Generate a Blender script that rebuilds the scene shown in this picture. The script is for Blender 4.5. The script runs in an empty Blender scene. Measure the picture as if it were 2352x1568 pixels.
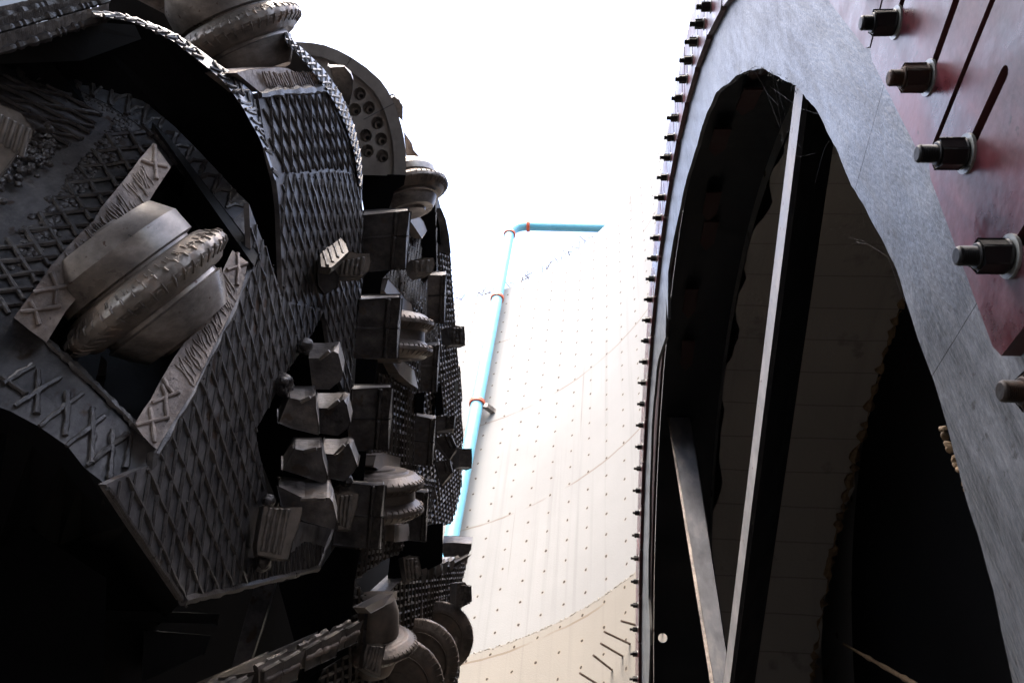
import bpy, math, random
from mathutils import Vector, Matrix
from mathutils.geometry import tessellate_polygon
R_ = math.radians
rnd = random.Random(7)
scene = bpy.context.scene
COL = scene.collection

# ------------------------------------------------------------------ camera
FOC = 1867.83
CR = Vector((0.99619926, 0.03438011, 0.08003148)).normalized()
CU = Vector((-0.0209652, -0.79715538, 0.60341012)).normalized()
CF = Vector((-0.08454283, 0.60279459, 0.79340481)).normalized()
cd = bpy.data.cameras.new('Camera'); cam = bpy.data.objects.new('Camera', cd); COL.objects.link(cam)
cd.sensor_width = 36.0; cd.lens = FOC / 2352.0 * 36.0
cd.clip_start = 0.02; cd.clip_end = 800
m3 = Matrix((CR, CU, -CF)).transposed()
cam.matrix_world = m3.to_4x4()
scene.camera = cam
cd.dof.use_dof = True; cd.dof.focus_distance = 2.6; cd.dof.aperture_fstop = 11.0

# ------------------------------------------------------------------ light
SUN_EL, SUN_AZ = R_(62), R_(200)
w = bpy.data.worlds.new('World'); scene.world = w; w.use_nodes = True
nt = w.node_tree
bg = nt.nodes['Background']
sky = nt.nodes.new('ShaderNodeTexSky'); sky.sky_type = 'NISHITA'; sky.sun_disc = False
sky.sun_elevation = SUN_EL; sky.sun_rotation = SUN_AZ
sky.air_density = 1.0; sky.dust_density = 6.0; sky.ozone_density = 1.0
nt.links.new(sky.outputs[0], bg.inputs[0]); bg.inputs[1].default_value = 0.15
sd = bpy.data.lights.new('Sun', 'SUN'); sd.energy = 0.5; sd.angle = R_(25); sd.color = (1.0, 0.97, 0.93)
so = bpy.data.objects.new('Sun', sd); COL.objects.link(so)
sdir = Vector((math.sin(SUN_AZ) * math.cos(SUN_EL), math.cos(SUN_AZ) * math.cos(SUN_EL), math.sin(SUN_EL)))
so.rotation_euler = sdir.to_track_quat('Z', 'Y').to_euler()
vs = scene.view_settings
vs.view_transform = 'Standard'; vs.look = 'None'; vs.exposure = 2.8; vs.gamma = 1.0

# ------------------------------------------------------------------ geometry from the picture
def ray(px, py):
    return ((px - 1176) / FOC * CR - (py - 784) / FOC * CU + CF).normalized()
def onx(px, py, x):
    v = ray(px, py); return v * (x / v.x)
def onpl(px, py, p0, n):
    v = ray(px, py); return v * (p0.dot(n) / v.dot(n))
FX = -1.05                       # face of the cutterhead
CY, CZ = 4.33, 2.17              # axis of machine and ring
def F(px, py, dx=0.0): return onx(px, py, FX + dx)

# ------------------------------------------------------------------ materials
def nodes_mat(name):
    m = bpy.data.materials.new(name); m.use_nodes = True
    return m, m.node_tree, m.node_tree.nodes['Principled BSDF']
def add(nt, t, **kw):
    n = nt.nodes.new(t)
    for k, v in kw.items(): setattr(n, k, v)
    return n
def ramp(nt, src, stops):
    r = add(nt, 'ShaderNodeValToRGB'); e = r.color_ramp.elements
    e[0].position, e[0].color = stops[0][0], (*stops[0][1], 1)
    e[1].position, e[1].color = stops[-1][0], (*stops[-1][1], 1)
    for p, c in stops[1:-1]:
        x = e.new(p); x.color = (*c, 1)
    nt.links.new(src, r.inputs[0]); return r
GAIN = dict(dusty_steel=1.7, hardfacing_weld=3.4, cast_saddle=2.0, machined_hub=2.0, worn_cutter_ring=2.0, carbide_tooth=2.8, cast_grey=2.4, dusty_hub=2.3, dusty_cutter_ring=2.3,
            red_oxide_paint=.55, worn_lit_beam=1.7, yellow_foam=1.7, dim_brick=5.0, barrel_steel=1.5, dark_red_gusset=.9, grey_rubber=.64, oiled_beam=1.9)
def surf(name, c1, c2, c3=None, scale=8, rough=(.4, .65), metal=0.0, bump=.3, bdist=.004, bscale=60, stretch=(1, 1, 1), spec=.5, speck=None, blotch=None):
    g_ = GAIN.get(name, 1.0); c1 = tuple(x * g_ for x in c1); c2 = tuple(x * g_ for x in c2); c3 = c3 and tuple(x * g_ for x in c3)
    m, nt, p = nodes_mat(name)
    tc = add(nt, 'ShaderNodeTexCoord'); mp = add(nt, 'ShaderNodeMapping'); mp.inputs['Scale'].default_value = stretch
    nt.links.new(tc.outputs['Object'], mp.inputs[0])
    n1 = add(nt, 'ShaderNodeTexNoise'); n1.inputs['Scale'].default_value = scale; n1.inputs['Detail'].default_value = 8; n1.inputs['Roughness'].default_value = .65
    nt.links.new(mp.outputs[0], n1.inputs[0])
    st = [(.34, c1), (.62, c2)] if c3 is None else [(.3, c1), (.52, c2), (.68, c3)]
    r = ramp(nt, n1.outputs['Fac'], st)
    col = r.outputs[0]
    if speck:
        n3 = add(nt, 'ShaderNodeTexNoise'); n3.inputs['Scale'].default_value = speck[0]; n3.inputs['Detail'].default_value = 3
        nt.links.new(tc.outputs['Object'], n3.inputs[0])
        r3 = ramp(nt, n3.outputs['Fac'], [(speck[1], (0, 0, 0)), (speck[1] + .05, (1, 1, 1))])
        mx = add(nt, 'ShaderNodeMixRGB'); nt.links.new(r3.outputs[0], mx.inputs[0]); nt.links.new(col, mx.inputs[1]); mx.inputs[2].default_value = (*speck[2], 1)
        col = mx.outputs[0]
    if blotch:
        n4 = add(nt, 'ShaderNodeTexNoise'); n4.inputs['Scale'].default_value = blotch; n4.inputs['Detail'].default_value = 9; n4.inputs['Roughness'].default_value = .72
        mp4 = add(nt, 'ShaderNodeMapping'); mp4.inputs['Scale'].default_value = (1, 1.6, .8); nt.links.new(tc.outputs['Object'], mp4.inputs[0]); nt.links.new(mp4.outputs[0], n4.inputs[0])
        r4 = ramp(nt, n4.outputs['Fac'], [(.34, (.30, .30, .32)), (.5, (.88, .88, .90)), (.64, (1.6, 1.6, 1.6))])
        mx4 = add(nt, 'ShaderNodeMixRGB', blend_type='MULTIPLY'); mx4.inputs[0].default_value = 1; nt.links.new(col, mx4.inputs[1]); nt.links.new(r4.outputs[0], mx4.inputs[2]); col = mx4.outputs[0]
    nt.links.new(col, p.inputs['Base Color'])
    n2 = add(nt, 'ShaderNodeTexNoise'); n2.inputs['Scale'].default_value = bscale; n2.inputs['Detail'].default_value = 6
    nt.links.new(mp.outputs[0], n2.inputs[0])
    rr = add(nt, 'ShaderNodeMapRange'); rr.inputs[3].default_value = rough[0]; rr.inputs[4].default_value = rough[1]; rr.inputs[1].default_value = .3; rr.inputs[2].default_value = .7
    nt.links.new(n1.outputs['Fac'], rr.inputs[0]); nt.links.new(rr.outputs[0], p.inputs['Roughness'])
    p.inputs['Metallic'].default_value = metal
    p.inputs['Specular IOR Level'].default_value = spec
    b = add(nt, 'ShaderNodeBump'); b.inputs['Strength'].default_value = bump; b.inputs['Distance'].default_value = bdist
    nt.links.new(n2.outputs['Fac'], b.inputs['Height']); nt.links.new(b.outputs[0], p.inputs['Normal'])
    return m
M = {}
M['plate'] = surf('dusty_steel', (.045, .042, .041), (.095, .088, .084), scale=9, rough=(.28, .6), metal=.25, bump=.6, bdist=.003, bscale=70, blotch=2.5, speck=(13, .63, (.075, .050, .036)))
M['bead'] = surf('hardfacing_weld', (.012, .010, .010), (.030, .027, .025), scale=30, rough=(.25, .42), metal=.2, bump=.6, bdist=.003, bscale=160)
M['dark'] = surf('dark_steel', (.006, .006, .007), (.014, .013, .013), scale=4, rough=(.5, .8), bump=.2)
M['void'] = surf('unlit_depth_black', (.006, .006, .0068), (.010, .0098, .0105), scale=3, rough=(.8, 1), bump=0, spec=.1)  # shade of unlit depths put into a near-black colour
M['band'] = surf('shaded_edge_steel', (.0035, .0035, .005), (.006, .0055, .007), scale=3, rough=(.6, .8), bump=.1, spec=.15)  # plate sides in shade, the shade put into the colour
M['saddle'] = surf('cast_saddle', (.075, .058, .047), (.15, .12, .10), (.19, .165, .145), scale=9, rough=(.4, .65), metal=.1, bump=.9, bdist=.007, bscale=30, stretch=(1, 1, 1), blotch=4, speck=(60, .66, (.09, .07, .06)))
M['hub'] = surf('machined_hub', (.09, .075, .062), (.17, .148, .128), (.22, .20, .18), scale=5, rough=(.22, .5), metal=.35, blotch=3, bump=.25, bdist=.002, bscale=40, speck=(45, .68, (.12, .07, .05)))
M['ringw'] = surf('worn_cutter_ring', (.075, .065, .055), (.15, .13, .112), (.20, .145, .11), scale=12, rough=(.3, .55), metal=.3, bump=.6, bdist=.004, bscale=45)
M['seg'] = surf('segment_steel', (.20, .175, .155), (.30, .27, .24), scale=7, rough=(.4, .6), metal=.15, bump=.4, bdist=.003, bscale=50)
M['strip'] = surf('skylit_rim_steel', (.10, .105, .115), (.20, .21, .23), (.28, .29, .31), scale=9, rough=(.22, .45), metal=.4, bump=.4, bdist=.003, bscale=60)  # sky light on the chamfer put into a paler, bluish colour
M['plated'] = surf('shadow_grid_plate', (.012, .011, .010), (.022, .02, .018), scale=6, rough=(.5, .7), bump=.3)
M['gridb'] = surf('brown_grid_weld', (.07, .058, .048), (.13, .11, .092), scale=22, rough=(.3, .55), metal=.3, bump=.6, bdist=.004, bscale=120)
M['rimlit'] = surf('gauge_rim_lit', (.085, .085, .09), (.15, .15, .158), scale=8, rough=(.25, .5), metal=.3, bump=.4, bdist=.003, bscale=70, blotch=2.5, speck=(13, .64, (.075, .05, .036)))  # paler version of the plate steel, lit look put into the colour
M['tip'] = surf('hard_tip', (.028, .024, .022), (.07, .06, .052), (.12, .10, .085), scale=26, rough=(.25, .5), metal=.4, bump=.9, bdist=.006, bscale=60)
M['tooth'] = surf('carbide_tooth', (.045, .040, .037), (.095, .085, .075), (.13, .11, .095), scale=14, rough=(.28, .5), metal=.45, bump=.7, bdist=.004, bscale=55)
M['cast'] = surf('cast_grey', (.030, .026, .024), (.055, .049, .045), (.085, .073, .062), scale=11, rough=(.32, .62), metal=.2, bump=.8, bdist=.005, bscale=38, blotch=3.5, speck=(17, .62, (.12, .092, .070)))
M['red'] = surf('red_oxide_paint', (.13, .022, .03), (.22, .055, .07), (.33, .17, .20), scale=7, rough=(.18, .5), blotch=2.2, bump=.35, bdist=.0015, bscale=45, speck=(26, .66, (.05, .02, .022)), spec=.5)
M['redside'] = surf('red_plate_edge', (.05, .018, .018), (.09, .03, .03), scale=7, rough=(.5, .8), bump=.3)
M['rust'] = surf('rusty_bolt', (.010, .007, .006), (.028, .016, .010), (.07, .028, .012), scale=26, rough=(.5, .8), metal=.3, bump=.5, bdist=.002, bscale=90)
M['black'] = surf('black_bolt', (.005, .005, .005), (.012, .012, .013), scale=20, rough=(.35, .6), metal=.4, bump=.4, bdist=.001, bscale=120)
M['zinc'] = surf('washer_steel', (.22, .23, .23), (.38, .40, .38), scale=20, rough=(.3, .5), metal=.5, bump=.2)
M['rubber'] = surf('grey_rubber', (.10, .106, .118), (.17, .18, .20), (.25, .26, .28), scale=10, rough=(.28, .48), bump=.7, bdist=.0035, bscale=50, stretch=(1, 3.0, .7), speck=(34, .66, (.05, .05, .055)), spec=.42, blotch=2.6)
M['rubedge'] = surf('torn_rubber_edge', (.03, .03, .03), (.07, .065, .06), scale=30, rough=(.6, .9), bump=.6)
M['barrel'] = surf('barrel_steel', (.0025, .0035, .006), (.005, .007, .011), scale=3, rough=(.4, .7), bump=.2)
M['gusset'] = surf('dark_red_gusset', (.030, .008, .009), (.045, .012, .013), scale=5, rough=(.5, .8), bump=.2)
M['beam'] = surf('worn_lit_beam', (.17, .165, .165), (.27, .26, .26), (.35, .33, .33), scale=6, rough=(.4, .7), metal=.2, bump=.4, bdist=.003, bscale=50, speck=(28, .66, (.20, .13, .11)))  # light on the brace's front edge put into the colour, plus rust specks
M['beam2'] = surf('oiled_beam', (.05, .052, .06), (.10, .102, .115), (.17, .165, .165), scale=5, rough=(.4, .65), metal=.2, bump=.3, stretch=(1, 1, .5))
M['beamshade'] = surf('shaded_beam', (.010, .011, .014), (.016, .016, .02), scale=4, rough=(.5, .8), bump=.2)  # shaded version of the brace steel, shade put into the colour
M['foam'] = surf('yellow_foam', (.07, .045, .022), (.15, .10, .055), scale=25, rough=(.7, .9), bump=.8, bdist=.01, bscale=30)
M['blue'] = surf('blue_paint', (.12, .42, .58), (.17, .48, .64), scale=4, rough=(.3, .5), bump=.15)
M['orange'] = surf('orange_coupling', (.55, .09, .04), (.65, .13, .06), scale=8, rough=(.4, .6), bump=.2)
M['rebar'] = surf('rusty_rebar', (.05, .035, .028), (.10, .065, .045), scale=30, rough=(.6, .9), bump=.5)
M['web'] = surf('spider_silk', (.16, .16, .18), (.22, .22, .25), scale=10, rough=(.4, .6), bump=0)
M['brick'] = surf('dim_brick', (.03, .025, .015), (.05, .04, .024), scale=4, rough=(.7, .9), bump=.4)
M['earth'] = surf('shaft_floor', (.04, .036, .032), (.08, .072, .064), scale=2, rough=(.7, .95), bump=.6, bdist=.02, bscale=9)

def concrete(name, base, dark, board=0.0):
    """cast wall: uv.x metres round the wall, uv.y metres up; tie holes, pour joints, drips"""
    m, nt, p = nodes_mat(name); L = nt.links
    uv = add(nt, 'ShaderNodeUVMap'); sx = add(nt, 'ShaderNodeSeparateXYZ'); L.new(uv.outputs[0], sx.inputs[0])
    def noise(sc, st, det=6, rg=.6):
        mp = add(nt, 'ShaderNodeMapping'); mp.inputs['Scale'].default_value = st; L.new(uv.outputs[0], mp.inputs[0])
        n = add(nt, 'ShaderNodeTexNoise'); n.inputs['Scale'].default_value = sc; n.inputs['Detail'].default_value = det; n.inputs['Roughness'].default_value = rg
        L.new(mp.outputs[0], n.inputs[0]); return n.outputs['Fac']
    def mth(op, a, b=None, clamp=False):
        n = add(nt, 'ShaderNodeMath', operation=op, use_clamp=clamp)
        for i, v in enumerate((a, b)):
            if v is None: continue
            if isinstance(v, (int, float)): n.inputs[i].default_value = v
            else: L.new(v, n.inputs[i])
        return n.outputs[0]
    def mix(fac, a, b):
        n = add(nt, 'ShaderNodeMixRGB')
        for i, v in enumerate((fac, a, b)):
            if isinstance(v, (int, float)): n.inputs[i].default_value = v
            elif isinstance(v, tuple): n.inputs[i].default_value = (*v, 1)
            else: L.new(v, n.inputs[i])
        return n.outputs[0]
    col = ramp(nt, noise(.35, (1, 1, 1)), [(.3, tuple(c * .86 for c in base)), (.7, base)]).outputs[0]
    # fine vertical wash streaks
    st = ramp(nt, noise(1.0, (5.0, .10, 1), 5, .6), [(.53, (0, 0, 0)), (.72, (1, 1, 1))]).outputs[0]
    col = mix(mth('MULTIPLY', st, .65), col, tuple(c * .72 for c in base))
    st2 = ramp(nt, noise(1.0, (2.2, .05, 1), 4, .75), [(.62, (0, 0, 0)), (.68, (1, 1, 1))]).outputs[0]
    col = mix(mth('MULTIPLY', st2, .8), col, dark)
    if not board:
        # tie holes on a grid
        wob = noise(3.0, (1, 1, 1), 2)
        fx = mth('SUBTRACT', mth('FRACT', mth('ADD', mth('DIVIDE', sx.outputs[0], .675), mth('MULTIPLY', mth('SUBTRACT', wob, .5), .10))), .5)
        fy = mth('SUBTRACT', mth('FRACT', mth('ADD', mth('DIVIDE', sx.outputs[1], .6), mth('MULTIPLY', mth('SUBTRACT', wob, .5), .12))), .5)
        d = mth('SQRT', mth('ADD', mth('POWER', mth('MULTIPLY', fx, .675), 2), mth('POWER', mth('MULTIPLY', fy, .6), 2)))
        halo = mth('SUBTRACT', 1, mth('MULTIPLY', d, 11), True)
        col = mix(mth('MULTIPLY', mth('MULTIPLY', halo, halo), .5), col, (.34, .24, .13))
        hole = mth('LESS_THAN', mth('ADD', d, mth('MULTIPLY', mth('SUBTRACT', noise(14, (1, 1, 1), 4), .5), .05)), .034)
        col = mix(hole, col, (.035, .025, .018))
        # pour joints every 4.2 m, slightly broken
        jn = mth('ABSOLUTE', mth('SUBTRACT', mth('FRACT', mth('DIVIDE', mth('ADD', sx.outputs[1], mth('MULTIPLY', noise(.8, (1, 1, 1), 3), .12)), 4.2)), .5))
        jl = mth('MULTIPLY', mth('LESS_THAN', jn, .006), ramp(nt, noise(.5, (1, 1, 1), 2), [(.42, (0, 0, 0)), (.56, (1, 1, 1))]).outputs[0])
        col = mix(mth('MULTIPLY', jl, .65), col, (.13, .09, .06))
    else:
        jn = mth('ABSOLUTE', mth('SUBTRACT', mth('FRACT', mth('DIVIDE', mth('ADD', sx.outputs[1], mth('MULTIPLY', noise(1.2, (1, 1, 1), 3), .05)), board)), .5))
        col = mix(mth('MULTIPLY', mth('LESS_THAN', jn, .018), .45), col, tuple(c * .25 for c in base))
        bl = ramp(nt, noise(2.2, (1, 1, 1), 5), [(.60, (0, 0, 0)), (.70, (1, 1, 1))]).outputs[0]
        col = mix(mth('MULTIPLY', bl, .7), col, tuple(c * .35 for c in base))
    L.new(col, p.inputs['Base Color']); p.inputs['Roughness'].default_value = .85
    b = add(nt, 'ShaderNodeBump'); b.inputs['Strength'].default_value = .5; b.inputs['Distance'].default_value = .01
    L.new(noise(25, (1, 1, 1), 8), b.inputs['Height']); L.new(b.outputs[0], p.inputs['Normal'])
    return m
M['wall'] = concrete('shaft_concrete', (.246, .247, .245), (.14, .132, .12))
M['wallold'] = concrete('guide_wall_concrete', (.235, .218, .19), (.15, .125, .10))
M['liner'] = concrete('opening_concrete', (.42, .39, .35), (.28, .25, .21), board=.35)

# ------------------------------------------------------------------ mesh builder
class MB:
    def __init__(s): s.v = []; s.f = []; s.m = []; s.sm = []; s.mats = []; s.uv = None
    def mi(s, mat):
        if mat not in s.mats: s.mats.append(mat)
        return s.mats.index(mat)
    def face(s, idx, mat, smooth=False): s.f.append(tuple(idx)); s.m.append(s.mi(mat)); s.sm.append(smooth)
    def ext(s, front, back, mat, side=None, holes=()):
        """front/back loops (same length) -> solid; holes = list of (front, back)"""
        side = side or mat
        loops = [(front, back)] + list(holes)
        fv, bv = [], []
        for a, b in loops:
            i0 = len(s.v); s.v += [Vector(p) for p in a]; j0 = len(s.v); s.v += [Vector(p) for p in b]
            n = len(a); fv += range(i0, i0 + n); bv += range(j0, j0 + n)
            for k in range(n):
                k2 = (k + 1) % n
                s.face((i0 + k, i0 + k2, j0 + k2, j0 + k), side)
        for tri in tessellate_polygon([[Vector(p) for p in a] for a, b in loops]):
            s.face([fv[t] for t in tri], mat); s.face([bv[t] for t in reversed(tri)], mat)
        return s
    def tube(s, pts, r, mat, n=6, closed_ends=True, jit=0.0, smooth=True):
        pts = [Vector(p) for p in pts]; k = len(pts); i0 = len(s.v)
        up = None
        for i, p in enumerate(pts):
            t = (pts[min(i + 1, k - 1)] - pts[max(i - 1, 0)]).normalized()
            if up is None:
                up = t.cross(Vector((.31, .77, .55))).normalized()
            up = (up - t * up.dot(t)).normalized(); sd = t.cross(up)
            rr = (r[i] if isinstance(r, (list, tuple)) else r) * (1 + rnd.uniform(-jit, jit))
            for a in range(n):
                an = 2 * math.pi * a / n
                s.v.append(p + (up * math.cos(an) + sd * math.sin(an)) * rr)
        for i in range(k - 1):
            for a in range(n):
                a2 = (a + 1) % n
                s.face((i0 + i * n + a, i0 + i * n + a2, i0 + (i + 1) * n + a2, i0 + (i + 1) * n + a), mat, smooth)
        if closed_ends:
            s.face([i0 + a for a in reversed(range(n))], mat); s.face([i0 + (k - 1) * n + a for a in range(n)], mat)
        return s
    def lathe(s, c, ax, prof, mat, n=48, wob=None, x0=None, smooth=True):
        ax = Vector(ax).normalized(); c = Vector(c)
        u = (x0 or Vector((.3, .5, .81))); u = (u - ax * u.dot(ax)).normalized(); v = ax.cross(u)
        i0 = len(s.v)
        for j, (h, r) in enumerate(prof):
            for a in range(n):
                an = 2 * math.pi * a / n
                rr = r * (wob(j, an) if wob else 1.0)
                s.v.append(c + ax * h + (u * math.cos(an) + v * math.sin(an)) * rr)
        for j in range(len(prof) - 1):
            for a in range(n):
                a2 = (a + 1) % n
                s.face((i0 + j * n + a, i0 + j * n + a2, i0 + (j + 1) * n + a2, i0 + (j + 1) * n + a), mat if isinstance(mat, str) else mat[min(j, len(mat) - 1)], smooth)
        m0 = mat if isinstance(mat, str) else mat[0]
        s.face([i0 + a for a in reversed(range(n))], m0); s.face([i0 + (len(prof) - 1) * n + a for a in range(n)], m0)
        return s
    def ribbon(s, fo, fi, k, mat, side=None):
        for a, b, c, d in zip(fo, fo[1:], fi[1:], fi):
            s.ext([a, b, c, d], [a * k, b * k, c * k, d * k], mat, side)
        return s
    def build(s, name, parent=None, bevel=0.0, seg=2, autosmooth=None):
        me = bpy.data.meshes.new(name)
        org = Vector((0, 0, 0))
        if parent is None and s.v:
            org = sum(s.v, Vector()) / len(s.v)
        me.from_pydata([p - org for p in s.v], [], s.f)
        for k in s.mats: me.materials.append(M[k])
        for p, mi, sm in zip(me.polygons, s.m, s.sm): p.material_index = mi; p.use_smooth = sm
        me.validate(); me.update()
        if any(s.sm): me.set_sharp_from_angle(angle=R_(33))
        ob = bpy.data.objects.new(name, me); COL.objects.link(ob)
        ob.location = org
        if parent is not None:
            ob.parent = parent
            ob.location = -world_loc(parent)
        if bevel:
            b = ob.modifiers.new('bevel', 'BEVEL'); b.width = bevel; b.segments = seg; b.limit_method = 'ANGLE'; b.angle_limit = R_(32)
            b.harden_normals = False
        return ob
def world_loc(o):
    l = o.location.copy(); p = o.parent
    while p: l += p.location; p = p.parent
    return l
def tag(o, label=None, cat=None, group=None, kind=None):
    if label: o['label'] = label
    if cat: o['category'] = cat
    if group: o['group'] = group
    if kind: o['kind'] = kind
    return o
def thing(name, loc, label, cat, group=None):
    o = bpy.data.objects.new(name, None); COL.objects.link(o); o.location = loc; o.empty_display_size = .2
    return tag(o, label, cat, group)
def wobble(a, b, step, amp, nrm=None):
    """points from a to b with a little sideways wander"""
    a, b = Vector(a), Vector(b); L = (b - a).length; k = max(2, int(L / step) + 1); d = (b - a) / (k - 1)
    sd = d.cross(nrm or Vector((1, 0, 0))).normalized()
    ph = rnd.uniform(0, 6)
    return [a + d * i + sd * (math.sin(ph + i * 1.3) * amp * .6 + rnd.uniform(-amp, amp) * .6) for i in range(k)]

# ================================================================== SETTING
H = .6                                                   # tie-hole spacing of the shaft wall
WC = Vector((-12.318 * H, 13.791 * H, 0)); WR = 16.811 * H
T1 = .0133438
def W2R(p):                                              # plumb frame of the shaft -> frame of the ring
    return Vector((p[0] + T1 * p[2], p[1], -T1 * p[0] + p[2]))
FLOOR = -1.95
def curved_wall(name, a0, a1, z0, z1, mat, r0, thick=.8, rough_top=0.0, step=1.5):
    me_v, me_f, uvs = [], [], []
    n = int(abs(a1 - a0) / step) + 1
    zs = [z0 + (z1 - z0) * k / 10 for k in range(11)]
    for i in range(n + 1):
        a = R_(a0 + (a1 - a0) * i / n)
        for z in zs:
            zz = z
            if z == zs[-1] and rough_top: zz = z + rnd.uniform(-rough_top, rough_top)
            me_v.append(W2R((WC.x + r0 * math.cos(a), WC.y + r0 * math.sin(a), zz))); uvs.append((a * WR, zz))
        me_v.append(W2R((WC.x + (r0 + thick) * math.cos(a), WC.y + (r0 + thick) * math.sin(a), z1))); uvs.append((a * WR, z1))
        me_v.append(W2R((WC.x + (r0 + thick) * math.cos(a), WC.y + (r0 + thick) * math.sin(a), z0))); uvs.append((a * WR, z0))
    c = len(zs) + 2
    for i in range(n):
        for k in range(c):
            k2 = (k + 1) % c
            me_f.append((i * c + k, (i + 1) * c + k, (i + 1) * c + k2, i * c + k2))
    me_f.append(tuple(range(c))); me_f.append(tuple(reversed(range(n * c, n * c + c))))
    me = bpy.data.meshes.new(name); me.from_pydata(me_v, [], me_f); me.materials.append(M[mat])
    ul = me.uv_layers.new(name='UVMap')
    for lp in me.loops: ul.data[lp.index].uv = uvs[lp.vertex_index]
    me.update(); ob = bpy.data.objects.new(name, me); COL.objects.link(ob); return ob
WTOP = 44.0 * H; SEAM = 17.4 * H
# phase of the hole grid is carried by the uv offset
sw = curved_wall('shaft_wall', 14, 250, SEAM, WTOP, 'wall', WR)
tag(sw, 'tall curved cream concrete shaft wall with rows of tie holes, behind the blue pipe', 'wall')
uvl = sw.data.uv_layers[0]
for l in uvl.data: l.uv = (l.uv[0] + .30, l.uv[1] + .22)
sw2 = curved_wall('lower_wall', 14, 250, FLOOR, SEAM - .01, 'wallold', WR - .06, thick=.85, rough_top=0)
tag(sw2, 'rougher stained concrete wall below the ragged joint, with bent bars sticking out', 'wall')
for l in sw2.data.uv_layers[0].data: l.uv = (l.uv[0] + .30, l.uv[1] + .22)
# ragged lip along the joint between the pours
mb = MB(); pts = []; rad = []
for i in range(520):
    a = R_(15 + i * .15); z = SEAM + rnd.uniform(-.03, .03)
    pts.append(W2R((WC.x + (WR - .05) * math.cos(a), WC.y + (WR - .05) * math.sin(a), z))); rad.append(rnd.uniform(.006, .026))
mb.tube(pts, rad, 'wallold', 5)
lip = mb.build('joint_lip', sw2)

# the shaft's end wall behind the viewer, and an added dark screen before it
mb = MB(); q = [Vector((-13.5, -9.6, FLOOR)), Vector((6, -9.6, FLOOR)), Vector((6, -9.6, WTOP)), Vector((-13.5, -9.6, WTOP))]
mb.ext(q, [p + Vector((0, -.8, 0)) for p in q], 'wall')
q = [Vector((-7, -5.2, FLOOR)), Vector((5, -5.2, FLOOR)), Vector((5, -5.2, 4.6)), Vector((-7, -5.2, 4.6))]
mb.ext(q, [p + Vector((0, -.3, 0)) for p in q], 'earth')  # added dark screen, unseen, to shade the lower gauge plate
rw = mb.build('end_wall_screen'); tag(rw, 'plain pale end wall of the shaft behind the viewer with an added dark light screen, out of the picture', 'wall')
# floor
mb = MB()
g = 400
i0 = 0
mb.v = [Vector((-g, -g, FLOOR)), Vector((g, -g, FLOOR)), Vector((g, g, FLOOR)), Vector((-g, g, FLOOR))]; mb.face((0, 1, 2, 3), 'earth')
gr = mb.build('ground'); tag(gr, kind='structure')

# headwall with the round opening, form-boarded inside
HX0, HX1, HR = 1.30, 2.62, 3.66
mb = MB()
N = 120
def circ(x, r, n=N, a0=0): return [Vector((x, CY + r * math.cos(a0 + 2 * math.pi * k / n), CZ + r * math.sin(a0 + 2 * math.pi * k / n))) for k in range(n)]
def rect(x):
    arch = [Vector((x, CY + 4.7 * math.cos(math.pi * k / 40), CZ + 4.7 * math.sin(math.pi * k / 40))) for k in range(41)]
    return [Vector((x, CY - 4.7, FLOOR)), Vector((x, CY + 4.7, FLOOR))] + arch
jr = [rnd.uniform(-.04, .05) for _ in range(N)]; jr2 = [rnd.uniform(-.05, .12) for _ in range(N)]
def rough_circ(x, r, jj, jx): return [Vector((x + rnd.uniform(-jx, jx), p.y, p.z)) for p in circ(x, r)]
hw_f = rough_circ(HX0, HR, jr, .0); hw_b = rough_circ(HX1, HR, jr2, .0)
# front and back faces + outer sides only; the bore is a mesh with uvs of its own
loops = [rect(HX0), hw_f]
idx = []
for lp in loops: idx += range(len(mb.v), len(mb.v) + len(lp)); mb.v += lp
for tri in tessellate_polygon(loops): mb.face([idx[t] for t in tri], 'wall')
idx = []
loops = [rect(HX1), hw_b]
for lp in loops: idx += range(len(mb.v), len(mb.v) + len(lp)); mb.v += lp
for tri in tessellate_polygon(loops): mb.face([idx[t] for t in reversed(tri)], 'wall')
NR_ = 43; o2 = NR_ + N
for k in range(NR_): mb.face((k, (k + 1) % NR_, o2 + (k + 1) % NR_, o2 + k), 'wall')
hw = mb.build('portal_wall'); tag(hw, 'thick concrete wall around the round tunnel opening behind the bolted ring', 'wall')
ul = hw.data.uv_layers.new(name='UVMap')
for lp in hw.data.loops:
    co = hw.data.vertices[lp.vertex_index].co; ul.data[lp.index].uv = (co.y, co.z)
def far_x(a):
    d = math.degrees(a) % 360
    d = d if d < 270 else d - 360
    return HX1 + .03 - (.42 * (max(0, 84 - d) / 47) ** 1.4 if d > -20 else 1.2)
bv, bf, bu = [], [], []
NX = 10
edge = 0.0
for k in range(N * 2):
    a = math.pi * k / N
    edge = edge * .7 + rnd.uniform(-.05, .05)
    e2 = .05 * math.sin(a * 23) * math.sin(a * 7.3) + rnd.uniform(-.015, .015)
    for j in range(NX + 1):
        x = (HX0 + .0 + max(0, .02 + e2)) + (far_x(a) + min(0, edge) * .5 - .02 - HX0) * j / NX
        bv.append(Vector((x, CY + (HR - .012) * math.cos(a), CZ + (HR - .012) * math.sin(a)))); bu.append((x, a * HR))
for k in range(N * 2):
    k2 = (k + 1) % (2 * N)
    for j in range(NX):
        bf.append((k * (NX + 1) + j, k * (NX + 1) + j + 1, k2 * (NX + 1) + j + 1, k2 * (NX + 1) + j))
me = bpy.data.meshes.new('opening_lining'); me.from_pydata(bv, [], bf); me.materials.append(M['liner'])
ul = me.uv_layers.new(name='UVMap')
for lp in me.loops: ul.data[lp.index].uv = bu[lp.vertex_index]
bo = bpy.data.objects.new('opening_lining', me); COL.objects.link(bo); bo.parent = hw; bo.location = -hw.location
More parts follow.
